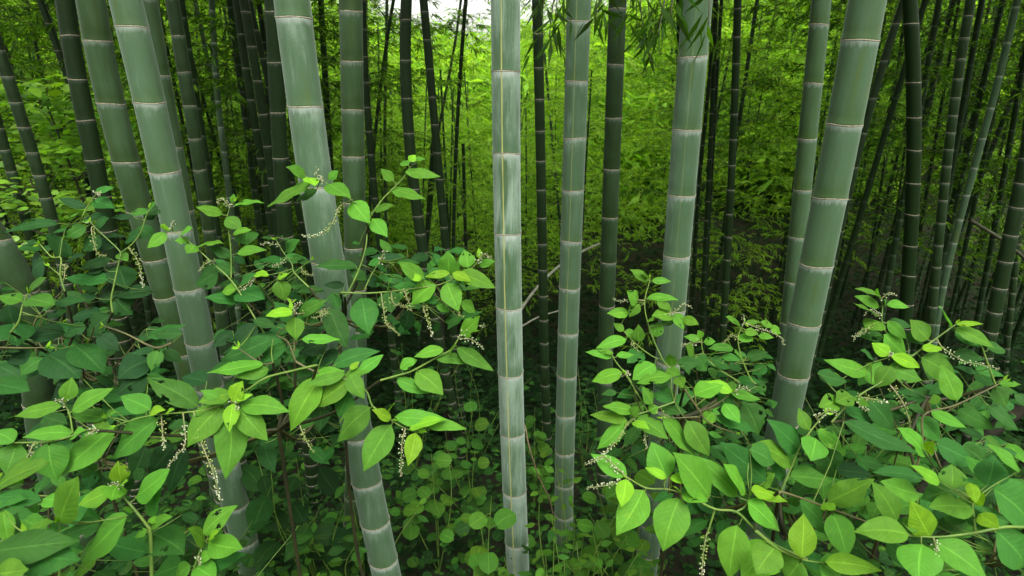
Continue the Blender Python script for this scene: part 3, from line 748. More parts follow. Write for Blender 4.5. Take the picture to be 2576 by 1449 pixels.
_s, _c = np.linspace(0, math.pi, 4), np.linspace(0, 2 * math.pi, 6, endpoint=False)
def ball(mb, c, r, mat=0):
    v = np.stack([np.sin(_s)[:, None] * np.cos(_c), np.sin(_s)[:, None] * np.sin(_c), np.repeat(np.cos(_s)[:, None], 6, 1)], -1).reshape(-1, 3) * r + c
    i = np.arange(3)[:, None] * 6; j = np.arange(6)[None, :]; j2 = (j + 1) % 6
    mb.add(v, np.stack([i + j, i + j2, i + 6 + j2, i + 6 + j], -1).reshape(-1, 4), mat)
def flower_spike(parent, pts3, kind, rs, scale=1.0):
    """a drooping raceme: stalk, short pedicels and small round blossoms or green berries"""
    P = smooth_path(pts3, 6); seg = np.linalg.norm(np.diff(P, axis=0), axis=1); s = np.concatenate([[0], np.cumsum(seg)]); L = s[-1]
    mb = MB(); tube(mb, P, np.linspace(0.0022, 0.0010, len(P)) * scale, 5, 0)
    n = int(L / 0.0040); start = 0.18 if L > 0.05 else 0.05
    for k in range(n):
        u = start + (1 - start) * (k + rs.rand() * .6) / n
        q = np.array([np.interp(u * L, s, P[:, a]) for a in range(3)])
        d = unit(rs.normal(0, 1, 3)); T = unit(P[min(len(P) - 1, int(u * len(P)))] - P[max(0, int(u * len(P)) - 1)]); d = unit(d - T * np.dot(d, T) * .7)
        pl = (0.0115 * (1.15 - 0.75 * u)) * scale
        e = q + d * pl
        tube(mb, [q, e], 0.0007 * scale, 3, 0)
        white = kind == 'w' or (kind == 'm' and u > 0.72)
        ball(mb, e, (0.0023 if white else 0.0022) * scale * (1.1 - 0.5 * u if kind != 'm' else 1), 1 if white else 2)
    o = mb.build('flower_spike', [M_RACH, M_PETAL, M_BERRY], parent)
    return o

REG = {'z2': (950, 0, 1 / 2.013), 'z5': (0, 700, 1 / 2.013), 'z6': (950, 700, 1 / 2.013), 'z7': (1900, 700, 1 / 2.013), 'z8': (2840, 700, 1 / 2.013),
       'b1': (0, 1400, 1 / 1.907), 'b2': (950, 1400, 1 / 1.907), 'b3': (1900, 1400, 1 / 1.907), 'b4': (2840, 1400, 1 / 1.907)}
FULL = 2576 / 3840
def cv(reg, p): x0, y0, s = REG[reg]; return ((x0 + p[0] * s) * FULL, (y0 + p[1] * s) * FULL)
def cw(reg, w): return w * REG[reg][2] * FULL

PR = np.random.RandomState(31)
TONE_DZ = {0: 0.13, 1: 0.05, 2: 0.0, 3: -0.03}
def make_plant(label, hub, hub_depth, shoots, fillers=(), loose=0):
    """a pokeweed bush: one main stem from the ground to a hub, shoots from there, each shoot with foliage and flower spikes"""
    H = at(hub[0], hub[1], hub_depth)
    gx_, gy_ = H[0] + PR.uniform(-.05, .05), H[1] + 0.10
    G = np.array([gx_, gy_, float(terrain(gx_, gy_))])
    if G[2] > H[2] - 0.1: G[2] = H[2] - 0.15
    root = thing('pokeweed', label, 'shrub', G, 'leafy pokeweed bushes in front of the bamboo')
    mb = MB()
    tube(mb, smooth_path([G - [0, 0, .05], G * .6 + H * .4 + [PR.normal(0, .03), .02, 0], H], 6), np.linspace(0.009, 0.006, 13), 8)
    for sh in shoots:
        reg, depth = sh['reg'], sh['d']
        first = cv(reg, sh['stems'][0][0]); p3 = at(first[0], first[1], depth)
        m = (H + p3) / 2 + np.array([0, 0.04, -0.05])
        if np.linalg.norm(p3 - H) > 0.02: tube(mb, smooth_path([H, m, p3], 6), np.linspace(0.0062, 0.0042, 13), 7)
    mb.build('stem', M_STEMD, root)
    for sh in shoots: make_shoot(root, sh)
    for fl in fillers: make_filler(root, H, *fl)
    return root

def leaf_normal(A, P, rs, facing=0.75):
    view = unit(CAM - P)
    return unit(view * facing + np.array([0, 0, 0.75]) + rs.normal(0, 0.22, 3))
def put_leaf(mb, stems3, bpx, tpx, wpx, tone, depth, rs, dz=None):
    # base depth follows the nearest stem
    allp = np.concatenate(stems3); pj = np.array([project(p)[:2] for p in allp])
    k = np.argmin(((pj - np.array(bpx)) ** 2).sum(1)); sd = np.dot(allp[k] - CAM, FW)
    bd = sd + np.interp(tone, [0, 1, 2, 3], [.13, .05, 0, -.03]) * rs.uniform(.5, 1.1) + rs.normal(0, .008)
    td = bd + (rs.uniform(-.055, .03) if dz is None else dz)
    b = at(bpx[0], bpx[1], bd); t = at(tpx[0], tpx[1], td)
    N = leaf_normal(t - b, b, rs); A = unit(t - b); Np = unit(N - A * np.dot(N, A))
    fc = max(.62, abs(np.dot(Np, unit(CAM - b))))
    width = wpx * bd / F_PX / fc * 1.06
    add_leaf(mb, b, t, N, width, min(3, max(0, tone + rs.normal(0, .16))), rs.rand(), rs, bites=rs.choice([0, 0, 0, 0, 0, 0, 0, 1, 2]))
    # petiole back to the stem
    if np.linalg.norm(allp[k] - b) > .004:
        mid = (allp[k] + b) / 2 + A * .006 - np.array([0, 0, .004])
        tube(mb, [allp[k], mid, b, b + A * 0.012], [.0017, .0015, .0013, .0008], 4, 1)
def make_shoot(root, sh):
    reg, depth = sh['reg'], sh['d']; rs = PR
    mb = MB(); stems3 = []
    for si, st in enumerate(sh['stems']):
        px = [cv(reg, p) for p in st]; n = len(px); de = sh.get('de', depth)
        P = [at(x, y, depth + (de - depth) * i / max(1, n - 1) + (0.0 if si == 0 else 0.015)) for i, (x, y) in enumerate(px)]
        P = smooth_path(P, 5); stems3.append(P)
        w = sh.get('w', 0.0045) * .78
        tube(mb, P, np.linspace(w, w * .5, len(P)) * (1 if si == 0 else .75), 7)
    br = mb.build('branch', M_STEMR if sh.get('red') else M_STEMG, root)
    lm = MB()
    for (bx, by, tx, ty, w, tone) in sh['leaves']:
        put_leaf(lm, stems3, cv(reg, (bx, by)), cv(reg, (tx, ty)), cw(reg, w), tone, depth, rs)
    # a tuft of tiny new leaves at each shoot tip
    for P in stems3:
        for q in range(3):
            a = unit(P[-1] - P[-3]) + rs.normal(0, .55, 3); L = rs.uniform(.012, .026)
            add_leaf(lm, P[-1], P[-1] + unit(a) * L, rs.normal(0, 1, 3), L * .42, 3, rs.rand(), rs, GRID_LO)
    if lm.n: lm.build('foliage', [M_POKE, M_STEMG], br)
    allp = np.concatenate(stems3); pj = np.array([project(p)[:2] for p in allp])
    for fl in sh.get('flowers', ()):
        kind, pts = fl[0], fl[1:]
        px = [cv(reg, p) for p in pts]
        k = np.argmin(((pj - np.array(px[0])) ** 2).sum(1)); sd = np.dot(allp[k] - CAM, FW)
        P = [at(x, y, sd - 0.02 - 0.012 * i) for i, (x, y) in enumerate(px)]
        if np.linalg.norm(allp[k] - P[0]) < .16: P = [allp[k]] + P
        flower_spike(br, P, kind, rs, 1.0 if depth > 1.5 else .9)
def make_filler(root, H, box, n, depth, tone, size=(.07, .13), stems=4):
    """inner shoots of the bush: older leaves one layer back, inner shade painted into their darker tone"""
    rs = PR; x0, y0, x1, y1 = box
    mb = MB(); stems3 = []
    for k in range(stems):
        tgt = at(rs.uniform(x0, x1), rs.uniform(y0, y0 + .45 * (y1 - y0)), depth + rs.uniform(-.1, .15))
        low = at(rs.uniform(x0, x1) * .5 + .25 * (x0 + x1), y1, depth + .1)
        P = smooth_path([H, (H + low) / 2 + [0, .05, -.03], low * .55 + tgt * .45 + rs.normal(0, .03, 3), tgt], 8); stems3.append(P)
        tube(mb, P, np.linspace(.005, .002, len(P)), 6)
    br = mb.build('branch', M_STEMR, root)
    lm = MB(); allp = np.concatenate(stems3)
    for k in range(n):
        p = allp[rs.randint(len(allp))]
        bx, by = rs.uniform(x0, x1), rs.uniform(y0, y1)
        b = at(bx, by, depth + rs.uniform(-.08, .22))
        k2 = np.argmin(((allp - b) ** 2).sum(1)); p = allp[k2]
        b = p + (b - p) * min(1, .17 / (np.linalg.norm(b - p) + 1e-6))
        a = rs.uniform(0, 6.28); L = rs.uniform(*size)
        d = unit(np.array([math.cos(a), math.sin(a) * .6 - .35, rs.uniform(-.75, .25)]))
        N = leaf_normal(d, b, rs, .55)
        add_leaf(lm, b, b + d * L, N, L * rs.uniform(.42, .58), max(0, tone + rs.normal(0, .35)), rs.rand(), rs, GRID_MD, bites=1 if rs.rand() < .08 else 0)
        tube(lm, [p, (p + b) / 2 - [0, 0, .004], b], [.0016, .0014, .0011], 4, 1)
    lm.build('foliage', [M_POKE, M_STEMG], br)
S = lambda reg, d, stems, leaves, flowers=(), **kw: dict(reg=reg, d=d, stems=stems, leaves=leaves, flowers=flowers, **kw)

# 1 front left bush: the long branch that crosses the lower left
make_plant('large bright pokeweed at lower left, its long branch crossing below the thickest pale bamboo', (700, 1080), 1.95, [
 S('b1', 1.68, [[(2270, -60), (2100, -20), (1907, 30), (1780, 110), (1650, 195), (1450, 265), (1090, 300), (910, 345), (830, 378)], [(910, 345), (830, 322), (760, 320)]], [
  (1415, 235, 1045, 35, 165, 1.6), (1075, 260, 862, 165, 145, 1.6), (1075, 277, 1182, 262, 48, 3), (1185, 285, 1247, 256, 26, 3), (1130, 325, 812, 612, 150, 1.6),
  (830, 380, 418, 730, 175, 1.6), (755, 322, 513, 288, 88, 2), (755, 330, 688, 432, 95, 2), (745, 310, 838, 272, 40, 2), (1600, 228, 1338, 527, 190, 1.6),
  (1640, 262, 1612, 757, 215, 1.6), (1668, 215, 1640, 422, 95, 3), (1710, 248, 1916, 482, 165, 2), (1720, 232, 2073, 275, 120, 2), (1670, 205, 1738, 53, 95, 3),
  (1690, 196, 1808, 150, 45, 3), (1655, 140, 1412, 212, 110, 2), (1640, 210, 1430, 120, 90, 2), (1480, 262, 1350, 300, 60, 1.6)],
  [('w', (1680, 215), (1690, 240), (1702, 268)), ('m', (1430, 470), (1465, 560), (1520, 700), (1580, 912)), ('w', (1325, 500), (1250, 600), (1178, 704)), ('m', (1165, 455), (1172, 500), (1178, 545))]),
 S('b1', 1.62, [[(620, 405), (500, 452), (340, 488), (100, 497), (-60, 503)], [(520, 425), (500, 300), (465, 220), (470, 185)]], [
  (522, 430, 158, 456, 95, 1.6), (500, 468, 612, 408, 55, 2), (350, 490, 410, 768, 218, 1.6), (120, 502, 38, 725, 170, 1.6), (100, 492, -60, 420, 100, 1.6),
  (470, 195, 516, 28, 112, 2), (512, 272, 817, 106, 105, 2), (437, 235, 100, 306, 85, 2)],
  [('w', (460, 210), (430, 188), (385, 205)), ('w', (690, 400), (650, 425), (612, 452)), ('g', (230, 520), (200, 590), (140, 660))]),
 S('b1', 1.9, [[(1700, 420), (1500, 380), (1350, 372), (1180, 460), (1050, 450)]], [
  (1240, 515, 1068, 722, 130, 0), (1040, 520, 933, 742, 140, 0), (1350, 370, 1200, 385, 90, 1), (1180, 450, 1023, 517, 65, 2), (1312, 450, 1188, 460, 75, 2),
  (1330, 540, 1214, 852, 130, 0), (935, 300, 848, 425, 120, 0), (1060, 20, 840, 150, 170, 0), (575, 20, 400, 90, 110, 0), (440, 90, 370, 200, 90, 0), (1480, 60, 1300, 30, 110, 0)], red=True),
 S('z6', 1.86, [[(320, 1320), (400, 1365), (480, 1400), (630, 1449), (740, 1500)], [(320, 1320), (260, 1170), (180, 1120), (240, 1060)], [(310, 1240), (310, 1100), (310, 985), (290, 880)]], [
  (300, 942, 90, 979, 68, 3), (345, 962, 562, 853, 80, 2), (320, 985, 322, 1160, 130, 2), (300, 1020, 152, 868, 105, 1), (285, 935, 280, 864, 30, 3), (365, 1150, 658, 1154, 78, 2),
  (350, 1000, 545, 890, 100, 1), (575, 915, 706, 1218, 170, 1), (490, 1062, 330, 1215, 150, 0), (560, 1200, 340, 1255, 120, 0), (245, 1190, 38, 1342, 100, 1), (300, 1290, 208, 1322, 45, 1),
  (650, 1250, 463, 1352, 90, 0), (600, 1350, 957, 1240, 120, 1), (795, 1402, 986, 1268, 90, 2), (440, 1445, 692, 1392, 72, 2), (730, 1380, 802, 1318, 45, 3),
  (230, 1180, -20, 1240, 110, 1), (690, 1420, 880, 1400, 60, 2)], [('w', (310, 960), (330, 890), (370, 870)), ('g', (560, 940), (500, 980), (440, 990))], red=True, w=.0055),
 S('z5', 1.8, [[(2060, 1330), (1990, 1340), (1900, 1290), (1800, 1220)]], [
  (1760, 1090, 1600, 1222, 95, 0), (1940, 1040, 1757, 1242, 150, 0), (2060, 1150, 1668, 1312, 135, 1), (1985, 1340, 1562, 1406, 98, 2), (2030, 1380, 1778, 1442, 95, 2)], red=True),
 S('b2', 1.75, [[(560, 28), (650, 40), (800, 120), (850, 230), (920, 280), (1000, 345), (1100, 400), (1162, 417)]], [
  (690, 0, 796, 182, 120, 2), (480, 30, 264, 413, 190, 2), (690, 50, 418, 247, 130, 2), (680, 130, 608, 312, 150, 1), (655, 0, 373, 76, 82, 2), (835, 246, 598, 492, 165, 2),
  (985, 368, 785, 703, 190, 2), (1160, 425, 1105, 663, 118, 3), (1012, 310, 1392, 330, 115, 2), (1115, 402, 1382, 330, 72, 3), (1242, 380, 1530, 401, 80, 2), (985, 325, 848, 258, 65, 3),
  (975, 262, 1012, 213, 45, 3), (1180, 405, 1242, 420, 30, 3), (1000, 335, 1032, 333, 18, 3)],
  [('w', (1085, 405), (1062, 500), (1055, 738)), ('g', (330, 365), (372, 470), (432, 568))]),
 S('z6', 1.8, [[(960, 1462), (1100, 1422), (1200, 1390), (1400, 1280), (1490, 1230), (1560, 1130), (1592, 1078)]], [
  (1435, 1225, 1213, 1287, 88, 2), (1108, 1372, 1243, 1308, 85, 2), (1565, 1110, 1713, 975, 98, 2), (1580, 1106, 1712, 1090, 32, 3), (1535, 1210, 1813, 1390, 108, 2), (1380, 1300, 1672, 1337, 80, 2),
  (1480, 1242, 1532, 1198, 52, 2), (1080, 1450, 1330, 1560, 105, 2), (1230, 1392, 1433, 1570, 170, 2)],
  [('w', (1565, 1150), (1640, 1150), (1742, 1225)), ('w', (1600, 1100), (1680, 1050), (1752, 1052))]),
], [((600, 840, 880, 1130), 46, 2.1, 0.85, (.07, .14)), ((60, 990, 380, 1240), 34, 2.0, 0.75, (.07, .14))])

# 2 lower left corner plants
make_plant('pokeweed shoot with chewed leaves standing upright in the lower left corner', (375, 1500), 1.55, [
 S('b1', 1.48, [[(1085, 1470), (1075, 1150), (1045, 1080), (950, 960), (890, 890), (850, 820)]], [
  (1045, 1000, 1152, 788, 130, 1), (972, 880, 1220, 685, 135, 2), (870, 775, 845, 626, 108, 3), (795, 828, 555, 942, 110, 2), (840, 800, 797, 912, 100, 2), (855, 810, 917, 770, 50, 3),
  (950, 985, 873, 974, 35, 2), (1055, 1065, 1168, 1033, 45, 2), (1078, 1100, 1232, 1023, 60, 2), (1072, 1140, 1322, 1292, 212, 1), (1055, 1120, 963, 1177, 50, 2), (1060, 1285, 738, 1200, 130, 1)],
  [('w', (850, 800), (815, 795), (775, 800))], w=.006),
 S('b1', 1.6, [[(1360, 1480), (1420, 1300), (1470, 1200), (1500, 1180)]], [
  (1470, 1212, 1342, 1108, 95, 2), (1490, 1212, 1738, 1256, 115, 2), (1455, 1150, 1697, 943, 120, 2), (1490, 1190, 1572, 1128, 50, 3), (1425, 1330, 1532, 1298, 70, 2), (1450, 1372, 1762, 1290, 100, 1),
  (1390, 1380, 1545, 1482, 112, 2), (1360, 1370, 1250, 1460, 80, 2), (1300, 1370, 1095, 1445, 120, 1), (1320, 1180, 1442, 1242, 100, 0)], [('w', (1420, 1300), (1415, 1330), (1436, 1372))]),
], [((330, 1290, 540, 1460), 24, 1.8, 1.05, (.06, .11))])
make_plant('nearest pokeweed with huge soft leaves cut off by the bottom left corner', (-60, 1480), 1.3, [
 S('b1', 1.12, [[(-200, 1300), (-150, 1000), (-100, 860), (-60, 780)]], [
  (-110, 900, 362, 638, 250, 2), (-100, 60, 212, 126, 150, 1), (-60, 1275, 582, 1200, 190, 1), (150, 1330, 582, 1340, 165, 1), (-40, 1430, 205, 1400, 120, 2), (-60, 830, 170, 770, 90, 2)]),
 S('b1', 1.3, [[(20, 1480), (60, 1300), (150, 1200), (180, 1150)], [(425, 1480), (425, 1200), (426, 1060)]], [
  (20, 980, 66, 1228, 112, 2), (120, 1180, 131, 992, 110, 1), (180, 1152, 392, 1060, 80, 2), (425, 1062, 557, 738, 160, 2), (915, 1020, 588, 1352, 172, 2), (720, 1062, 458, 1160, 130, 1), (420, 1150, 560, 1250, 90, 1)]),
], [((-40, 1230, 330, 1460), 39, 1.55, 1.15, (.06, .12))])

# 3 left middle bush, its shade painted in by lowered leaf tones
make_plant('shaded pokeweed bush at the left edge around the foot of the steep olive bamboo', (150, 900), 2.3, [
 S('z5', 2.2, [[(850, 950), (840, 850), (870, 700), (900, 560), (910, 500), (870, 450), (740, 330), (680, 262)], [(910, 500), (990, 440), (1060, 350), (1100, 230), (1130, 165)], [(600, 275), (660, 150), (725, 55)]], [
  (655, 160, 438, 84, 65, 0.45), (700, 105, 867, 166, 86, 0.45), (720, 40, 865, 2, 45, 1.45), (630, 250, 832, 208, 55, 0.00), (500, 250, 622, 190, 36, 1.45), (440, 275, 28, 352, 62, 0.45), (1120, 190, 976, 205, 50, 1.45),
  (1090, 240, 1195, 148, 85, 0.45), (1130, 216, 1217, 200, 55, 0.45), (1125, 180, 1182, 113, 40, 1.45), (1010, 225, 833, 236, 42, 0.00), (1030, 308, 1168, 392, 108, 0.45), (1050, 360, 942, 425, 80, 0.45),
  (715, 290, 826, 238, 78, 0.45), (650, 300, 488, 386, 85, 1.45), (680, 266, 618, 250, 30, 1.45), (760, 375, 628, 490, 112, 0.45), (885, 430, 698, 450, 82, 0.00), (790, 372, 952, 376, 45, 0.00), (900, 502, 968, 562, 52, 1.45),
  (840, 546, 603, 616, 66, 0.45), (790, 622, 648, 656, 45, 0.45), (900, 596, 958, 777, 168, 0.45), (870, 850, 1002, 968, 160, 0.45), (835, 692, 488, 690, 78, 0.45), (830, 970, 653, 1132, 138, 0.45), (750, 950, 518, 1002, 112, 0.00),
  (1155, 790, 868, 830, 98, 0.00), (905, 790, 738, 832, 112, 0.00), (730, 842, 598, 815, 45, 0.00)],
  [('m', (975, 470), (1040, 560), (1082, 765)), ('g', (690, 330), (735, 500), (805, 520)), ('w', (735, 40), (750, 50), (758, 75))]),
 S('z5', 2.12, [[(490, 790), (455, 670), (460, 540), (390, 530), (300, 432)], [(455, 670), (420, 640), (370, 600)]], [
  (470, 380, 438, 532, 168, 0.45), (490, 330, 388, 352, 70, 0.45), (300, 440, 193, 410, 50, 0.45), (390, 470, 308, 470, 45, 0.00), (330, 560, 240, 657, 150, 0.00), (320, 460, 130, 470, 60, 0.45), (500, 560, 640, 520, 70, 0.00)],
  [('g', (490, 600), (488, 660), (478, 720))]),
 S('z5', 1.92, [[(80, 1100), (140, 1020), (170, 900), (190, 850), (215, 798)]], [
  (170, 860, -20, 830, 92, 1.45), (205, 850, 417, 896, 102, 1.45), (215, 800, 362, 684, 62, 1.45), (410, 872, 642, 864, 66, 0.45), (100, 1030, 60, 878, 140, 0.00), (100, 1030, 131, 1200, 215, 0.45), (10, 1250, 148, 1250, 52, 0.45),
  (-20, 1350, 160, 1449, 130, 0.45), (490, 1100, 190, 1132, 120, 0.00), (500, 945, 348, 1002, 72, 0.45), (650, 1060, 486, 1122, 80, 0.45)]),
 S('z5', 1.9, [[(1300, 1180), (1170, 1215), (950, 1110), (780, 1050)], [(0, 1215), (180, 1218), (350, 1215)]], [
  (560, 1195, 783, 1412, 190, 0.45), (350, 1260, 605, 1452, 210, 0.00), (1200, 1230, 1140, 1392, 102, 1.45), (1225, 1242, 1378, 1326, 92, 0.45), (1170, 1230, 983, 1261, 55, 0.45), (1130, 1310, 888, 1452, 200, 0.00), (1380, 1110, 1150, 1112, 72, 0.45),
  (740, 1120, 900, 1240, 120, 0.00), (240, 1250, 60, 1330, 110, 0.00)], red=True, w=.006),
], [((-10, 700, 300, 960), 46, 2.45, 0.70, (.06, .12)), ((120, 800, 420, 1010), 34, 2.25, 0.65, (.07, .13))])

# 4 centre-left bush
make_plant('upright pokeweed bush left of centre whose tallest tip rises between two dark bamboos', (850, 800), 2.25, [
 S('z5', 2.2, [[(2100, 1200), (2000, 1110), (1870, 900), (1790, 770), (1720, 680), (1620, 590), (1490, 470), (1370, 370), (1258, 308)], [(1745, 690), (1745, 540), (1735, 400), (1715, 240), (1740, 150), (1762, 105)]], [
  (1255, 350, 1113, 464, 86, 2), (1250, 330, 1240, 278, 60, 3), (1370, 350, 1457, 313, 50, 2), (1430, 412, 1318, 408, 62, 2), (1470, 440, 1408, 503, 70, 2), (1490, 450, 1692, 430, 74, 2), (1650, 640, 1478, 742, 135, 1),
  (1745, 532, 1588, 458, 82, 1), (1770, 650, 1608, 590, 100, 1), (1680, 205, 1478, 150, 76, 2), (1770, 136, 1993, 120, 45, 2), (1755, 125, 1766, 53, 45, 2), (1705, 235, 1827, 322, 98, 2), (1760, 355, 1902, 328, 40, 2),
  (1870, 340, 1868, 442, 110, 1), (1785, 505, 2013, 478, 66, 2), (1790, 772, 1676, 792, 66, 2), (1790, 780, 1998, 852, 116, 1), (1810, 742, 1942, 658, 72, 1), (1810, 868, 1542, 840, 92, 1), (1930, 662, 2032, 668, 52, 3)],
  [('w', (1735, 150), (1665, 88), (1642, 132)), ('w', (1300, 315), (1308, 280), (1316, 262)), ('w', (1880, 735), (1915, 690), (1945, 668)), ('g', (1600, 560), (1540, 590), (1500, 640))]),
 S('z6', 2.1, [[(690, 830), (720, 790), (800, 620), (850, 450), (865, 285), (900, 200), (980, 90), (1070, 0), (1135, -72), (1180, -142), (1222, -175)]], [
  (745, 112, 881, 277, 128, 2), (900, 240, 1014, 383, 98, 2), (915, 185, 1067, 140, 48, 2), (1040, 15, 1302, 98, 80, 2), (1060, -45, 962, -135, 76, 2), (1145, -112, 1415, -75, 76, 2), (1180, -190, 1226, -240, 60, 3),
  (1172, -160, 1113, -182, 46, 2), (1215, -205, 1302, -208, 26, 2), (850, 715, 718, 618, 88, 1), (780, 600, 452, 605, 82, 1), (1140, 700, 930, 680, 70, 1)],),
 S('z6', 2.08, [[(868, 290), (800, 150), (740, 105), (640, 30), (560, -20), (490, -45)]], [
  (560, -20, 737, 92, 102, 2), (440, -25, 108, 152, 82, 2), (480, 20, 318, 112, 60, 1), (395, -80, 248, -150, 76, 2), (410, -70, 470, -8, 72, 3), (565, -60, 642, -122, 60, 2), (800, 430, 745, 428, 22, 1)],
  [('w', (490, -45), (478, -110), (484, -152)), ('w', (500, -40), (515, -70), (522, -20)), ('m', (740, 100), (650, 150), (618, 235), (560, 322), (480, 372), (362, 368))], w=.0035),
 S('z6', 2.02, [[(660, 800), (690, 800), (830, 805), (1000, 795), (1200, 770), (1380, 745), (1480, 710), (1620, 640), (1702, 558)], [(1200, 905), (1330, 880), (1402, 855)], [(840, 775), (900, 650), (960, 560)]], [
  (1290, 690, 1093, 568, 108, 2), (1475, 662, 1465, 486, 148, 2), (1620, 612, 1590, 479, 122, 2), (1480, 652, 1293, 681, 62, 3), (1500, 656, 1652, 716, 72, 3), (1550, 650, 1830, 767, 112, 2), (1700, 590, 1828, 560, 56, 2),
  (1710, 540, 1700, 463, 46, 3), (1375, 736, 1193, 892, 142, 2), (1460, 726, 1551, 942, 148, 2), (1385, 872, 1478, 952, 82, 2), (1400, 852, 1268, 872, 60, 1), (1570, 866, 1673, 957, 82, 2), (1270, 692, 1168, 690, 56, 3),
  (1240, 782, 1050, 750, 80, 1), (960, 560, 866, 592, 60, 1), (1130, 540, 878, 530, 56, 0), (1080, 572, 1262, 580, 36, 1), (1020, 772, 1046, 693, 52, 2), (1020, 792, 1046, 952, 162, 1), (1180, 932, 1144, 1088, 108, 0),
  (825, 836, 873, 1114, 195, 1), (930, 990, 1022, 940, 100, 0), (600, 797, 646, 927, 108, 1), (690, 742, 528, 742, 60, 0), (860, 700, 935, 760, 60, 0)],
  [('w', (1700, 560), (1740, 510), (1802, 540)), ('g', (1140, 790), (1165, 850), (1192, 912)), ('m', (1280, 900), (1310, 1000), (1352, 1132)), ('w', (960, 560), (985, 500), (1010, 492)), ('g', (1060, 880), (1130, 900), (1200, 940)), ('g', (1000, 1020), (1050, 1070), (1110, 1120)), ('g', (1520, 930), (1560, 970), (1590, 985))]),
 S('z6', 2.3, [[(420, 760), (310, 650), (290, 580), (230, 500), (170, 400)], [(310, 650), (370, 600), (440, 550)]], [
  (245, 566, 23, 565, 56, 1), (245, 490, 352, 400, 80, 1), (150, 392, 58, 385, 26, 1), (180, 390, 227, 374, 20, 2), (205, 412, 272, 400, 30, 1), (330, 560, 442, 570, 42, 1), (290, 542, 387, 540, 45, 1), (180, 690, 267, 658, 40, 3),
  (195, 706, 235, 864, 132, 2), (265, 742, 382, 750, 52, 1), (-10, 762, 86, 852, 100, 1), (110, 668, 13, 660, 45, 3), (130, 842, -5, 830, 90, 0), (300, 722, 362, 680, 70, 0), (535, 786, 323, 800, 56, 1)],
  [('w', (170, 440), (110, 425), (50, 440)), ('g', (380, 640), (420, 665), (455, 660)), ('w', (190, 590), (160, 600), (140, 595))]),
], [((560, 640, 800, 830), 48, 2.4, 0.75, (.055, .10)), ((880, 620, 1180, 830), 75, 2.35, 0.85, (.05, .09)), ((580, 800, 830, 960), 34, 2.2, 0.65, (.07, .12))])

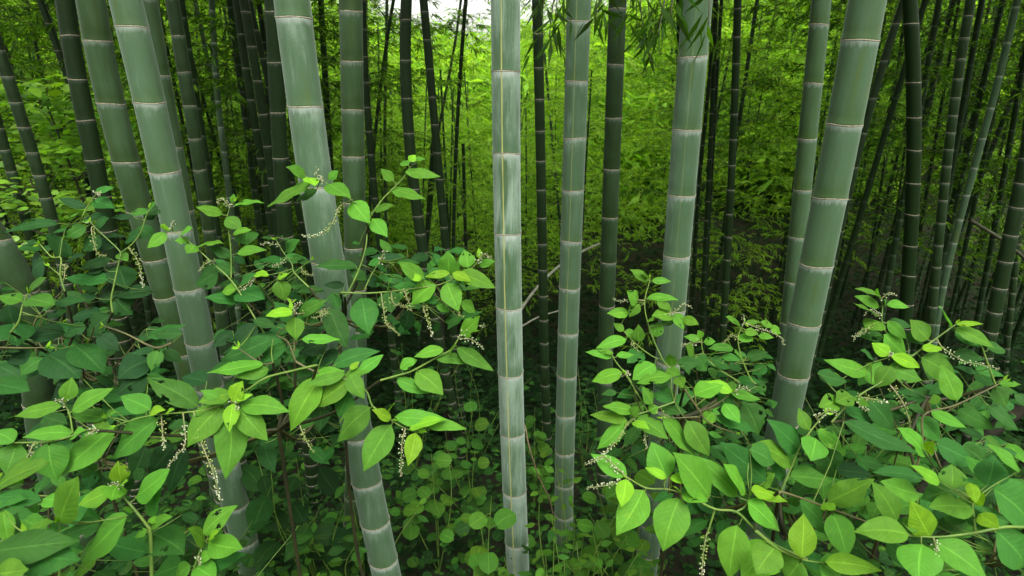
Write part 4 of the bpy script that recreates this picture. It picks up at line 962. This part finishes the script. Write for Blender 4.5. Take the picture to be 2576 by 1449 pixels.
# 5 right: tallest shoot in front of the pale right-centre culm
make_plant('tall upright pokeweed standing in front of the pale right-centre bamboo', (1720, 1050), 2.2, [
 S('z7', 2.25, [[(1270, 1449), (1230, 1370), (1180, 1310), (1110, 1160), (1075, 1060), (1045, 940), (1045, 840), (1075, 730), (1082, 688)], [(1180, 1310), (1100, 1280), (990, 1200), (900, 1110), (858, 1058)]], [
  (1075, 710, 928, 624, 72, 2), (1060, 692, 1030, 628, 40, 2), (1095, 711, 1243, 715, 52, 2), (990, 872, 908, 788, 78, 2), (1060, 836, 1298, 856, 62, 2), (1000, 886, 924, 985, 88, 2), (920, 950, 755, 956, 78, 2), (1130, 860, 1248, 932, 66, 2),
  (1255, 956, 1093, 978, 76, 2), (1275, 956, 1337, 1080, 92, 2), (1330, 992, 1453, 1041, 66, 2), (1275, 1002, 1148, 1042, 60, 1), (1075, 1000, 1108, 1012, 40, 2), (1110, 1130, 1172, 1022, 112, 2), (1000, 1172, 995, 1038, 82, 2), (885, 1090, 803, 1030, 56, 2),
  (890, 1092, 985, 1145, 60, 2), (905, 1150, 672, 1223, 88, 2), (1030, 1250, 908, 1332, 102, 1), (1120, 1340, 948, 1462, 132, 2), (1250, 1362, 1226, 1263, 56, 2), (1290, 1330, 1472, 1330, 102, 1), (1440, 1280, 1512, 1392, 110, 1), (1210, 1380, 1312, 1424, 90, 2),
  (1090, 1420, 1240, 1470, 120, 1)],
  [('w', (930, 850), (870, 868), (798, 848)), ('w', (1250, 950), (1340, 888), (1404, 918)), ('g', (940, 1190), (975, 1220), (1000, 1250))]),
 S('z7', 2.05, [[(940, 1480), (920, 1440), (830, 1330), (788, 1258)]], [
  (800, 1286, 590, 1248, 58, 2), (830, 1276, 963, 1270, 46, 2), (805, 1260, 688, 1240, 42, 2), (870, 1400, 638, 1472, 112, 2)], [('w', (920, 1400), (890, 1420), (868, 1430))]),
 S('b3', 1.98, [[(1200, 205), (1100, 240), (1010, 270), (930, 300), (870, 350)], [(1005, 265), (920, 120), (850, 10)]], [
  (865, 346, 595, 297, 88, 2), (910, 265, 688, 235, 72, 2), (840, 350, 644, 542, 112, 2), (935, 310, 1157, 472, 122, 2), (900, 350, 1022, 402, 50, 3), (890, 300, 942, 238, 70, 2), (1020, 272, 1085, 238, 80, 2), (1100, 242, 1292, 280, 76, 1), (1045, 212, 970, 96, 85, 2),
  (1050, 142, 1203, 212, 72, 1), (1180, 20, 920, 76, 92, 2), (1210, 30, 1267, 102, 60, 2), (1120, 300, 1347, 592, 125, 2), (1290, 340, 1448, 592, 155, 2)],
  [('m', (850, 385), (770, 500), (688, 577)), ('w', (980, 410), (990, 470), (1006, 538))]),
 S('z7', 2.35, [[(1760, 1480), (1700, 1440), (1620, 1390), (1520, 1310), (1480, 1240), (1470, 1170)]], [
  (1460, 1150, 1338, 1130, 56, 2), (1470, 1142, 1445, 1084, 46, 2), (1490, 1170, 1578, 1170, 60, 2), (1415, 1280, 1348, 1198, 75, 2), (1710, 1220, 1518, 1225, 56, 1), (1540, 1282, 1582, 1240, 50, 2), (1545, 1302, 1692, 1372, 82, 1), (1620, 1282, 1772, 1312, 60, 1)], [('w', (1340, 1190), (1328, 1200), (1325, 1208))]),
 S('z7', 2.4, [[(1880, 1490), (1840, 1449), (1780, 1310), (1750, 1200), (1750, 1120), (1792, 1028)]], [
  (1770, 1282, 1720, 1240, 60, 2), (1765, 1052, 1648, 980, 56, 2), (1800, 1032, 1917, 1020, 42, 2), (1795, 1092, 1902, 1112, 62, 2), (1780, 1172, 1822, 1108, 76, 2), (1900, 1122, 2018, 1142, 52, 2), (1920, 1020, 2020, 1064, 45, 2), (1810, 1292, 1973, 1250, 78, 1),
  (1990, 1060, 2070, 1110, 50, 2), (1960, 1350, 1850, 1420, 90, 1)], [('w', (1795, 1030), (1785, 980), (1786, 962)), ('g', (1745, 1150), (1700, 1120), (1630, 1190)), ('w', (2060, 1130), (2085, 1180), (2100, 1200))]),
 S('b3', 1.95, [[(1270, 110), (1380, 270), (1420, 330), (1500, 380), (1640, 430)], [(1380, 310), (1250, 318), (1120, 320)], [(1380, 270), (1500, 220), (1610, 138)]], [
  (1340, 150, 1553, 78, 120, 2), (1610, 135, 1420, 60, 80, 3), (1600, 140, 1818, 191, 62, 2), (1500, 200, 1650, 155, 80, 1), (1470, 275, 1404, 360, 95, 2), (1555, 215, 1669, 357, 102, 2), (1500, 300, 1783, 422, 100, 1), (1700, 215, 1802, 442, 185, 1), (1790, 92, 1852, 130, 60, 1), (1640, 300, 1500, 260, 90, 0)],
  [('w', (1640, 130), (1690, 95), (1745, 135))], red=True),
], [((1520, 950, 1900, 1180), 84, 2.35, 0.95, (.06, .11)), ((1700, 870, 1960, 1060), 60, 2.6, 0.95, (.05, .08))])

# 6 right front bush
make_plant('bright front pokeweed at lower right with big heart-shaped hanging leaves', (1960, 1240), 1.85, [
 S('b3', 1.62, [[(2150, 1330), (1907, 1220), (1760, 1100), (1640, 990), (1490, 970), (1300, 880), (1160, 830), (1000, 820), (858, 742)], [(1640, 990), (1700, 955), (1740, 880)], [(1490, 970), (1440, 1130), (1425, 1160)]], [
  (860, 726, 603, 577, 130, 2), (1145, 756, 1033, 488, 198, 2), (1140, 752, 988, 674, 60, 3), (1170, 752, 1368, 772, 72, 3), (1450, 885, 1183, 563, 162, 2), (1655, 882, 1348, 590, 135, 2), (1860, 762, 1523, 492, 145, 1), (1705, 842, 1547, 647, 126, 2), (850, 756, 820, 957, 112, 3),
  (980, 836, 784, 1157, 205, 2), (1235, 888, 1118, 1274, 248, 2), (1255, 866, 1440, 916, 82, 2), (1240, 850, 1188, 804, 26, 3), (1720, 915, 1932, 1112, 130, 2), (1750, 842, 1915, 882, 70, 3), (1648, 1086, 1588, 1472, 212, 2), (1930, 1230, 1678, 1465, 235, 2),
  (1735, 582, 1468, 520, 122, 1), (1740, 540, 1915, 645, 130, 1)],
  [('w', (865, 765), (780, 790), (568, 822)), ('w', (700, 600), (640, 620), (558, 657)), ('m', (1430, 1150), (1408, 1270), (1394, 1460)), ('g', (1100, 300), (1130, 295), (1160, 305))], w=.0055),
 S('b4', 1.72, [[(170, 855), (180, 820), (240, 680), (320, 500), (430, 350), (492, 288)]], [
  (305, 541, 68, 328, 116, 1), (365, 405, 294, 246, 92, 2), (430, 405, 602, 547, 72, 2), (420, 465, 380, 627, 145, 2), (470, 540, 572, 752, 150, 1), (235, 736, 543, 772, 122, 2), (235, 660, -42, 508, 112, 2), (200, 742, 90, 648, 80, 1), (-10, 790, 127, 716, 100, 2), (-10, 850, 217, 916, 72, 3), (-10, 940, 162, 1132, 120, 2)],
  [('w', (430, 315), (505, 268), (582, 292))]),
 S('b4', 1.62, [[(150, 855), (200, 855), (460, 945), (830, 1080), (900, 1110)]], [
  (505, 918, 838, 754, 165, 2), (1000, 1060, 813, 773, 152, 2), (300, 912, 492, 1152, 130, 1), (540, 1000, 642, 1322, 190, 2), (620, 340, 1153, 572, 122, 1), (565, 690, 818, 730, 112, 0), (470, 930, 560, 980, 60, 3)], red=True, w=.005),
 S('b4', 1.5, [[(-20, 1130), (0, 1140), (140, 1250), (320, 1330), (480, 1358)]], [
  (315, 1320, 332, 998, 182, 3), (480, 1346, 888, 1411, 130, 3), (310, 1338, 200, 1475, 200, 2), (130, 1242, -10, 1435, 195, 2), (440, 1350, 600, 1480, 140, 2)]),
], [((1900, 1080, 2250, 1460), 75, 1.95, 1.25, (.07, .13)), ((1650, 1120, 1960, 1330), 39, 2.05, 0.95, (.07, .12))])

# 7 far right upper bush
make_plant('pokeweed with a long pinkish flower spike before the darkest part of the wood', (2330, 1000), 2.05, [
 S('z8', 2.12, [[(1100, 1260), (980, 1110), (940, 1020), (945, 900), (918, 828)]], [
  (925, 832, 908, 766, 42, 2), (905, 815, 733, 767, 36, 2), (920, 911, 731, 824, 62, 2), (910, 980, 718, 878, 58, 2), (975, 890, 1147, 913, 58, 2), (935, 1020, 818, 1082, 98, 2), (990, 1012, 1167, 1055, 66, 1), (985, 1016, 1132, 1152, 86, 2), (945, 1122, 748, 1120, 80, 1), (955, 1116, 1122, 1273, 132, 2), (965, 890, 955, 850, 28, 2)],
  [('w', (940, 840), (1000, 798), (1052, 828)), ('w', (905, 970), (850, 930), (812, 972)), ('g', (830, 1070), (780, 1090), (760, 1125)), ('w', (750, 1120), (730, 1145), (725, 1160))]),
 S('z8', 1.95, [[(1020, 1400), (1080, 1340), (1180, 1270), (1290, 1190), (1440, 1080), (1505, 1036)], [(1180, 1270), (1000, 1290), (860, 1330)]], [
  (1290, 1156, 1153, 1003, 132, 2), (1450, 1040, 1370, 904, 98, 2), (1500, 1040, 1708, 1036, 42, 3), (1490, 1066, 1788, 1217, 92, 2), (1250, 1232, 1407, 1215, 56, 3), (1120, 1112, 1253, 1192, 70, 1), (1490, 1092, 1693, 1213, 90, 1), (1000, 1272, 863, 1178, 98, 3), (885, 1312, 779, 1234, 60, 1), (835, 1402, 503, 1304, 96, 2),
  (1010, 1276, 1228, 1366, 72, 3), (862, 1495, 932, 1318, 172, 2), (990, 1362, 1243, 1462, 132, 2), (1240, 1290, 1505, 1462, 142, 2), (640, 1449, 498, 1414, 52, 3)], [('w', (1405, 1220), (1550, 1312), (1690, 1345), (1832, 1377)), ('w', (1010, 1280), (1000, 1260), (995, 1290))], w=.0055),
 S('z8', 1.95, [[(1800, 1500), (1770, 1420), (1720, 1280), (1690, 1200), (1640, 1170)]], [
  (1740, 1225, 1868, 1230, 80, 1), (1480, 1252, 1713, 1306, 76, 1), (1640, 1392, 1863, 1432, 60, 1), (1700, 1190, 1740, 1160, 50, 2)]),
 S('b4', 1.78, [[(530, 350), (650, 220), (770, 130), (850, 85), (960, 10)]], [
  (795, 190, 977, 412, 142, 1), (960, -50, 848, 102, 132, 2), (680, 160, 558, 207, 82, 2), (580, 190, 438, 240, 82, 2), (620, 260, 832, 342, 70, 1), (690, 170, 802, 240, 42, 2), (1205, 182, 1000, 130, 82, 1), (430, 0, 640, 60, 80, 1), (740, 632, 912, 672, 70, 1)],
  [('m', (740, 170), (860, 190), (945, 215)), ('w', (740, 240), (770, 258), (802, 272)), ('g', (1010, 160), (1060, 250), (1102, 402))]),
 S('b4', 1.7, [[(1130, 700), (1180, 500), (1190, 300), (1380, 240), (1500, 190), (1700, 90), (1760, 60)]], [
  (1430, 196, 1312, -62, 132, 2), (1700, 95, 1777, 237, 122, 1), (1240, 272, 1498, 392, 78, 2), (1430, 256, 1703, 402, 92, 1), (1640, 226, 1868, 416, 82, 1), (1150, 312, 1302, 492, 132, 1), (1190, 262, 1068, 240, 52, 1), (1280, 222, 1260, 148, 60, 2), (1195, 587, 993, 388, 92, 2), (1280, 502, 1563, 642, 122, 1), (1220, 568, 1267, 483, 55, 3),
  (1720, 70, 1890, 80, 50, 2)], red=True),
], [((2150, 900, 2560, 1130), 69, 2.3, 0.95, (.06, .11)), ((2200, 1080, 2576, 1250), 45, 1.95, 1.15, (.07, .13))])

# 8 bottom right corner
make_plant('nearest pokeweed with broad overlapping leaves filling the bottom right corner', (2640, 1400), 1.5, [
 S('b4', 1.36, [[(1920, 1100), (1907, 1100), (1760, 1100), (1550, 1140), (1300, 1170), (1090, 1160)], [(1560, 1150), (1540, 960), (1545, 900)]], [
  (1085, 1152, 688, 1136, 162, 2), (1235, 1172, 1097, 911, 122, 3), (1540, 962, 1226, 955, 132, 2), (1040, 1072, 1163, 1102, 82, 2), (1265, 1200, 1643, 1475, 182, 2), (1180, 1222, 1160, 1505, 255, 2), (1390, 817, 1390, 648, 162, 2), (1310, 777, 1098, 654, 62, 3), (1640, 802, 1692, 588, 192, 1), (1880, 692, 1633, 508, 92, 2),
  (1680, 822, 1995, 1132, 225, 1), (1175, 752, 823, 704, 82, 1), (1155, 870, 876, 771, 102, 2), (1420, 832, 1168, 902, 152, 1), (1520, 780, 1562, 932, 56, 3), (1540, 920, 1627, 858, 62, 3), (1700, 1120, 1930, 1380, 200, 1), (1580, 1010, 1730, 1110, 90, 3)],
  [('w', (1275, 1230), (1282, 1280), (1292, 1342))], w=.0055),
], [((2280, 1180, 2600, 1460), 60, 1.65, 1.25, (.07, .13))])
# ------------------------------------------------------------------ undergrowth
US = np.random.RandomState(52)
def shrub(label, px, py_tip, depth, nst, nl, L, kind='ovate', tone=1.0, spread=.22, height=None, group=None, name='leafy_shrub', mat=None, wid=.55):
    tip = at(px, py_tip, depth); x, y = tip[0], tip[1]
    G = np.array([x, y + .05, float(terrain(x, y + .05))]); H = tip[2] - G[2] if height is None else height
    H = max(H, .12)
    root = thing(name, label, 'plant', G, group); sm = MB(); lm = MB()
    for s in range(nst):
        e = G + np.array([US.normal(0, spread), US.normal(0, spread * .7), H * US.uniform(.6, 1.0)])
        if s == 0: e = tip
        m = (G + e) / 2 + np.array([US.normal(0, .04), US.normal(0, .04), H * .08])
        P = smooth_path([G, m, e], 8); tube(sm, P, np.linspace(.0045, .0015, len(P)), 5)
        k = max(2, nl // nst)
        for i in range(k):
            u = .25 + .75 * (i + .5) / k; p = P[min(len(P) - 1, int(u * (len(P) - 1)))]
            a = i * 2.4 + US.uniform(-.5, .5); d = unit([math.cos(a), math.sin(a), US.uniform(-.25, .45)])
            l = L * US.uniform(.65, 1.15) * (1.1 - .35 * u); b = p + d * l * .35
            tube(sm, [p, b], .001, 3)
            N = unit(np.array([0, 0, .8]) + unit(CAM - b) * .6 + US.normal(0, .25, 3))
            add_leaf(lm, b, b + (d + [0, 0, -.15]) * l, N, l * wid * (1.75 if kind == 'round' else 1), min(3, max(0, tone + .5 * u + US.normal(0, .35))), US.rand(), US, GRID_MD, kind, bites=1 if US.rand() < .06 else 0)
    st = sm.build('stem', M_STEMG, root); lm.build('foliage', mat or M_UNDER, root)
    return root
ROUND = 'round-leaved understorey plants'
shrub('round-leaved yellow-green plant with large scalloped discs left of the central bamboo foot', 1236, 1248, 2.75, 3, 16, .125, 'round', 1.6, .13, name='round_leaf_plant', wid=.55)
shrub('small round-leaved plant with few discs beside the foot of the leaning thick bamboo', 1085, 1140, 3.6, 4, 24, .11, 'round', 1.5, .22, name='round_leaf_plant')
shrub('round-leaved plant standing tallest under the white hanging flower spike', 1190, 1030, 4.2, 4, 30, .12, 'round', 1.2, .25, name='round_leaf_plant')
shrub('upright round-leaved plant between the two central bamboo feet, in shade', 1345, 1025, 4.6, 3, 26, .11, 'round', 1.4, .12, name='round_leaf_plant')
shrub('round-leaved plant glowing yellow-green behind the right-hand flower spikes', 1590, 1160, 2.9, 4, 26, .13, 'round', 1.7, .2, name='round_leaf_plant')
shrub('small glossy shrub of many small oval leaves right of the central bamboo foot', 1490, 1330, 2.55, 9, 90, .075, 'ovate', 1.8, .2, name='small_leaf_shrub', wid=.5)
shrub('airy small-leaved shrub leaning over the banded bamboo foot, right of centre', 1425, 1170, 2.75, 4, 40, .08, 'ovate', 1.8, .12, name='small_leaf_shrub', wid=.52)
shrub('small-leaved shrub at the bottom edge below the two heart-shaped hanging leaves', 1640, 1385, 2.5, 7, 70, .075, 'ovate', 1.6, .22, name='small_leaf_shrub', wid=.5)
shrub('low bright shrub at the bottom edge, first right of the central bamboo', 1395, 1300, 2.45, 6, 50, .08, 'ovate', 1.5, .16, name='small_leaf_shrub', wid=.5)
shrub('dark big-leaved plant with crinkled drooping leaves behind the leaning bamboo base at lower left', 745, 1150, 3.0, 6, 22, .30, 'ovate', 0.1, .22, name='big_leaf_plant', wid=.52)
shrub('dim wide-leaved plant at the foot of the left leaning bamboo, bottom edge', 430, 1330, 2.3, 5, 24, .14, 'ovate', 0.8, .2, name='big_leaf_plant')
shrub('bushy mid-green plant left of the leaning thick bamboo foot', 870, 1190, 2.85, 5, 40, .10, 'ovate', 1.2, .16, name='big_leaf_plant')
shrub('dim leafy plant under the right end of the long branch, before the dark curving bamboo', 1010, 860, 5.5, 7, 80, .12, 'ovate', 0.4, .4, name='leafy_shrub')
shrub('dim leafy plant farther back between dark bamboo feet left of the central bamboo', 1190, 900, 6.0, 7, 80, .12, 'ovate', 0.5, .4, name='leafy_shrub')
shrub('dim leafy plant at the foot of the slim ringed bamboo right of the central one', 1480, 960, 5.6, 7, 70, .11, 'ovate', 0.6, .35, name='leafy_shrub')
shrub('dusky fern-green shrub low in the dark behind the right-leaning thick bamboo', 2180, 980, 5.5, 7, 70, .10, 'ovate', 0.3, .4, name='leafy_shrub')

# broadleaf sapling and yellow shrub at the far left
def sapling(label, px, py0, py1, depth, rx, nl, L, tone, name, layers=6, mat=M_SAP):
    top = at(px, py0, depth); bot = at(px, py1, depth); x, y = top[0], top[1]
    G = np.array([x + .3, y, float(terrain(x + .3, y))])
    root = thing(name, label, 'tree', G, None); tm = MB(); lm = MB()
    P = smooth_path([G, (G * .6 + top * .4) + [.12, 0, 0], top], 10); tube(tm, P, np.linspace(.03, .008, len(P)), 8)
    for k in range(layers * 3):
        z = bot[2] + (top[2] - bot[2]) * (k + US.rand()) / (layers * 3); a = US.uniform(0, 6.28)
        p = P[np.argmin(np.abs(P[:, 2] - (z - .25)))]
        e = np.array([x + rx * math.cos(a) * US.uniform(.5, 1.1), y + rx * .7 * math.sin(a), z])
        Q = smooth_path([p, (p + e) / 2 + [0, 0, .08], e], 6); tube(tm, Q, np.linspace(.009, .002, len(Q)), 4)
        for i in range(nl // (layers * 3)):
            u = US.uniform(.3, 1.02); q = p + (e - p) * u + np.array([US.normal(0, .13), US.normal(0, .13), US.normal(0, .04) + .04])
            d = unit([US.normal(0, 1), US.normal(0, 1) - .2, US.uniform(-.35, .1)]); l = L * US.uniform(.7, 1.25)
            N = unit(np.array([0, -.25, 1.0]) + US.normal(0, .28, 3))
            add_leaf(lm, q, q + d * l, N, l * .62, min(3, max(0, tone + US.normal(0, .5))), US.rand(), US, GRID_LO, bites=0)
    tm.build('trunk', M_TWIG, root); lm.build('crown', mat, root)
sapling('broad-leaved sapling with shiny pale-glinting leaves at far left behind dark bamboos', 95, 200, 430, 6.3, 1.2, 1000, .135, 2.9, 'broadleaf_sapling')
sapling('yellow-leaved little tree with pointed leaves low at the far left edge', 75, 450, 600, 5.6, .75, 420, .10, 2.8, 'yellow_sapling', 4)

# fallen poles, log, stump, dead strand
def pole(name, label, cat, pts, mat, r, seg=10, joints=True):
    P = [at(*p) for p in pts]; root = None
    mb = MB(); Q = smooth_path(P, 8); rad = np.linspace(r, r * .8, len(Q))
    if joints: rad = rad * (1 + .10 * (np.arange(len(Q)) % 4 == 0))
    tube(mb, Q, rad, seg)
    o = mb.build(name, mat, None, origin=tuple(P[0])); o['label'] = label; o['category'] = cat
    return o
def to_ground(px, py, depth):
    p = at(px, py, depth); return p
pole('fallen_pole', 'pale dead bamboo pole leaning up to the right behind the two central culms', 'pole', [(1290, 815, 6.2), (1314, 773, 6.4), (1354, 720, 6.7), (1406, 670, 7.0), (1464, 633, 7.3), (1508, 613, 7.6)], M_POLE, .017)
pole('fallen_pole', 'thinner broken pale pole, lower one behind the two central culms', 'pole', [(1300, 826, 6.0), (1314, 820, 6.1), (1354, 798, 6.3), (1404, 782, 6.5)], M_POLE, .010)
pole('fallen_pole', 'dark thin dead stem slanting down across the wood at far right', 'pole', [(2438, 553, 5.0), (2500, 590, 5.1), (2530, 610, 5.1), (2590, 660, 5.2)], M_TWIG, .016)
pole('leaning_log', 'thick black log lying aslant at the right edge behind the flower bush', 'log', [(2230, 1330, 3.3), (2330, 1225, 3.3), (2432, 1136, 3.3), (2500, 1080, 3.3), (2576, 1022, 3.3), (2700, 925, 3.3)], M_WOOD, .042, 14, False)
pole('dry_strand', 'brown dry sheath strand hanging from a joint of the brightest central bamboo', 'dead sheath', [(1321, 1070, 2.8), (1331, 1122, 2.75), (1355, 1199, 2.8), (1380, 1249, 2.85), (1391, 1291, 2.9)], M_DRY, .004, 5, False)
sp = at(1098, 640, 5.6); sx, sy = sp[0], sp[1]; sz = float(terrain(sx, sy))
mb = MB(); tube(mb, smooth_path([(sx + .05, sy, sz - .1), (sx + .02, sy, (sz + sp[2]) / 2), tuple(sp)], 8), np.linspace(.045, .034, 17), 12)
for k in range(7):
    a = k * .9; c0 = sp + [.028 * math.cos(a), .028 * math.sin(a), -.02]
    tube(mb, [c0, c0 + [.008 * math.cos(a), .008 * math.sin(a), US.uniform(.03, .13)]], [.012, .004], 5)
o = mb.build('broken_stump', M_WOOD, None, origin=(sx, sy, sz)); o['label'] = 'broken brown splintered bamboo stump beside the dark curving culm'; o['category'] = 'stump'

# hanging narrow leaves near the top, right of centre: leafy branches of the dark straight culm and the slim one
def hang(key, z, spots, seed):
    root, xs_of, rad = CULM_INFO[key]; rs = np.random.RandomState(seed)
    x, y = xs_of(z); mb = MB()
    for (px, py) in spots:
        dep = np.dot(np.array([float(x), float(y), z]) - CAM, FW) - rs.uniform(.1, .5)
        p0 = np.array([float(x), float(y), z + rs.uniform(0, .5)]); e = at(px, py, dep)
        P = smooth_path([p0, (p0 + e) / 2 + [0, 0, .25], e + [0, 0, .05], e], 6); tube(mb, P, np.linspace(.005, .0012, len(P)), 4, 1)
        B = []; A = []
        for j in range(13):
            q = P[-1 - rs.randint(0, 9)]; B.append(q + rs.normal(0, .035, 3)); A.append([rs.normal(0, .45), rs.normal(0, .45), -rs.uniform(.3, 1.1)])
        n = len(B); L = rs.uniform(.09, .15, n)
        kites(mb, B, A, rs.normal(0, 1, (n, 3)), L, L * .15, np.clip(rs.normal(.4, .3, n), 0, 3), rs.rand(n), 0, .08)  # low leaf tone paints them as backlit silhouettes
    mb.build('leafy_branch', [M_BLEAF, M_TWIG], root)
hang('W', 2.1, [(1500, 30), (1600, 60), (1640, 120), (1585, 20), (1660, 40), (1615, 95)], 3)
hang('V', 2.1, [(1400, 40), (1385, 90), (1370, 20), (1500, 50)], 4)
hang('X', 2.2, [(1690, 30), (1660, 85), (1780, 60)], 5)

# ground cover: nobody could count it
gc = MB(); gs = np.random.RandomState(88)
n = 0
while n < 32000:
    d = 1.0 + 11.5 * gs.rand() ** 1.15; x = gs.uniform(-1, 1) * (0.98 * d + .6)
    hgt = gs.rand() ** 1.6 * (.46 if d < 8 else .55) * (.55 + .45 * math.sin(x * 2.1 + d * 1.7) ** 2)
    z = float(terrain(x, d)) + .02 + hgt
    b = np.array([x, d, z]); a = gs.uniform(0, 6.28)
    dirv = unit([math.cos(a), math.sin(a), gs.uniform(-.35, .15)]); big = gs.rand() ** 2
    L = (.035 + .065 * big) * (1 + .06 * max(0, d - 3))
    N = unit(np.array([0, -.15, 1.0]) + gs.normal(0, .33, 3))
    rnd_ = gs.rand() < .32
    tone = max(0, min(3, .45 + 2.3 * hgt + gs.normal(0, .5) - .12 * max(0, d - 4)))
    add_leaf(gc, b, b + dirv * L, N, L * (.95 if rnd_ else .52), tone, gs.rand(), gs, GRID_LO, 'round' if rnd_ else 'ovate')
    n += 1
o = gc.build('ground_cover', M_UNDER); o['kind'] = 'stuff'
# dusky low growth on the floor of the wood farther off
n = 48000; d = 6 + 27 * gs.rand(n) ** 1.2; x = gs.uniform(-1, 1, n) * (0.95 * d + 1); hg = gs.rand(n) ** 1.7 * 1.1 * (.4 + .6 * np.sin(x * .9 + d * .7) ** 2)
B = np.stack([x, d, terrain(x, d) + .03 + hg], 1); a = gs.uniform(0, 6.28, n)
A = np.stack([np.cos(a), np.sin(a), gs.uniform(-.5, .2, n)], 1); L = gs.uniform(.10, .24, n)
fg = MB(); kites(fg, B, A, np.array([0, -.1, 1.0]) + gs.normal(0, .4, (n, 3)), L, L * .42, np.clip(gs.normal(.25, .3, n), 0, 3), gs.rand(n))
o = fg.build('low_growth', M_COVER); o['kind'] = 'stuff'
# thin grass at the lower left
gg = MB()
n = 1800; x = gs.uniform(-1.6, -.35, n); y = gs.uniform(1.2, 2.4, n); B = np.stack([x, y, terrain(x, y)], 1)
A = np.stack([gs.normal(0, .4, n), gs.normal(0, .4, n), gs.uniform(.4, 1.1, n)], 1); L = gs.uniform(.08, .24, n)
kites(gg, B, A, gs.normal(0, 1, (n, 3)), L, L * .05, np.clip(gs.normal(1.4, .5, n), 0, 3), gs.rand(n), 0, .3)
o = gg.build('grass', M_COVER); o['kind'] = 'stuff'

# ------------------------------------------------------------------ light, sky, camera
SUN_EL, SUN_AZ = 58.0, 165.0        # soft high light through cloud, from the clearing behind the camera
w = bpy.data.worlds.new('World'); scene.world = w; w.use_nodes = True
nt = w.node_tree; nt.nodes.clear(); g = NT(nt)
sky = g.n('ShaderNodeTexSky', sky_type='NISHITA'); sky.sun_disc = False
sky.sun_elevation = R(SUN_EL); sky.sun_rotation = R(SUN_AZ); sky.air_density = 1.0; sky.dust_density = 4.0; sky.ozone_density = 1.0
hs = g.n('ShaderNodeHueSaturation'); hs.inputs['Saturation'].default_value = 0.06; g.l(sky.outputs[0], hs.inputs['Color'])
bg = g.n('ShaderNodeBackground'); bg.inputs['Strength'].default_value = 0.15; g.l(g.mix(1.0, hs.outputs[0], (1.0, 1.0, 0.93), 'MULTIPLY'), bg.inputs['Color'])
ow = g.n('ShaderNodeOutputWorld'); g.l(bg.outputs[0], ow.inputs[0])
sd = bpy.data.lights.new('sun', 'SUN'); sd.energy = 1.2; sd.angle = R(32); sd.color = (1, .98, .93)
so = bpy.data.objects.new('sun', sd); link(so); so.location = (0, 0, 30)
from mathutils import Vector
ax, ae = R(SUN_AZ), R(SUN_EL)
dirv = Vector((math.sin(ax) * math.cos(ae), math.cos(ax) * math.cos(ae), math.sin(ae)))
so.rotation_euler = (-dirv).to_track_quat('-Z', 'Y').to_euler()

cd = bpy.data.cameras.new('camera'); cd.sensor_width = 36; cd.lens = F_PX / 2576 * 36; cd.clip_start = .05; cd.clip_end = 600
cd.dof.use_dof = True; cd.dof.focus_distance = 2.5; cd.dof.aperture_fstop = 4.5
co = bpy.data.objects.new('camera', cd); link(co); co.location = [float(a) for a in CAM]; co.rotation_euler = (R(90) - PITCH, 0, 0)
scene.camera = co
vs = scene.view_settings; scene.display_settings.display_device = 'sRGB'
vs.view_transform = 'Standard'; vs.look = 'None'; vs.gamma = 1; vs.exposure = 1.58; vs.use_curve_mapping = False
cy = scene.cycles
scene.render.engine = 'CYCLES'
cy.use_denoising = True; cy.max_bounces = 10; cy.diffuse_bounces = 8; cy.glossy_bounces = 3; cy.transmission_bounces = 6
cy.caustics_reflective = False; cy.caustics_refractive = False; cy.sample_clamp_indirect = 6
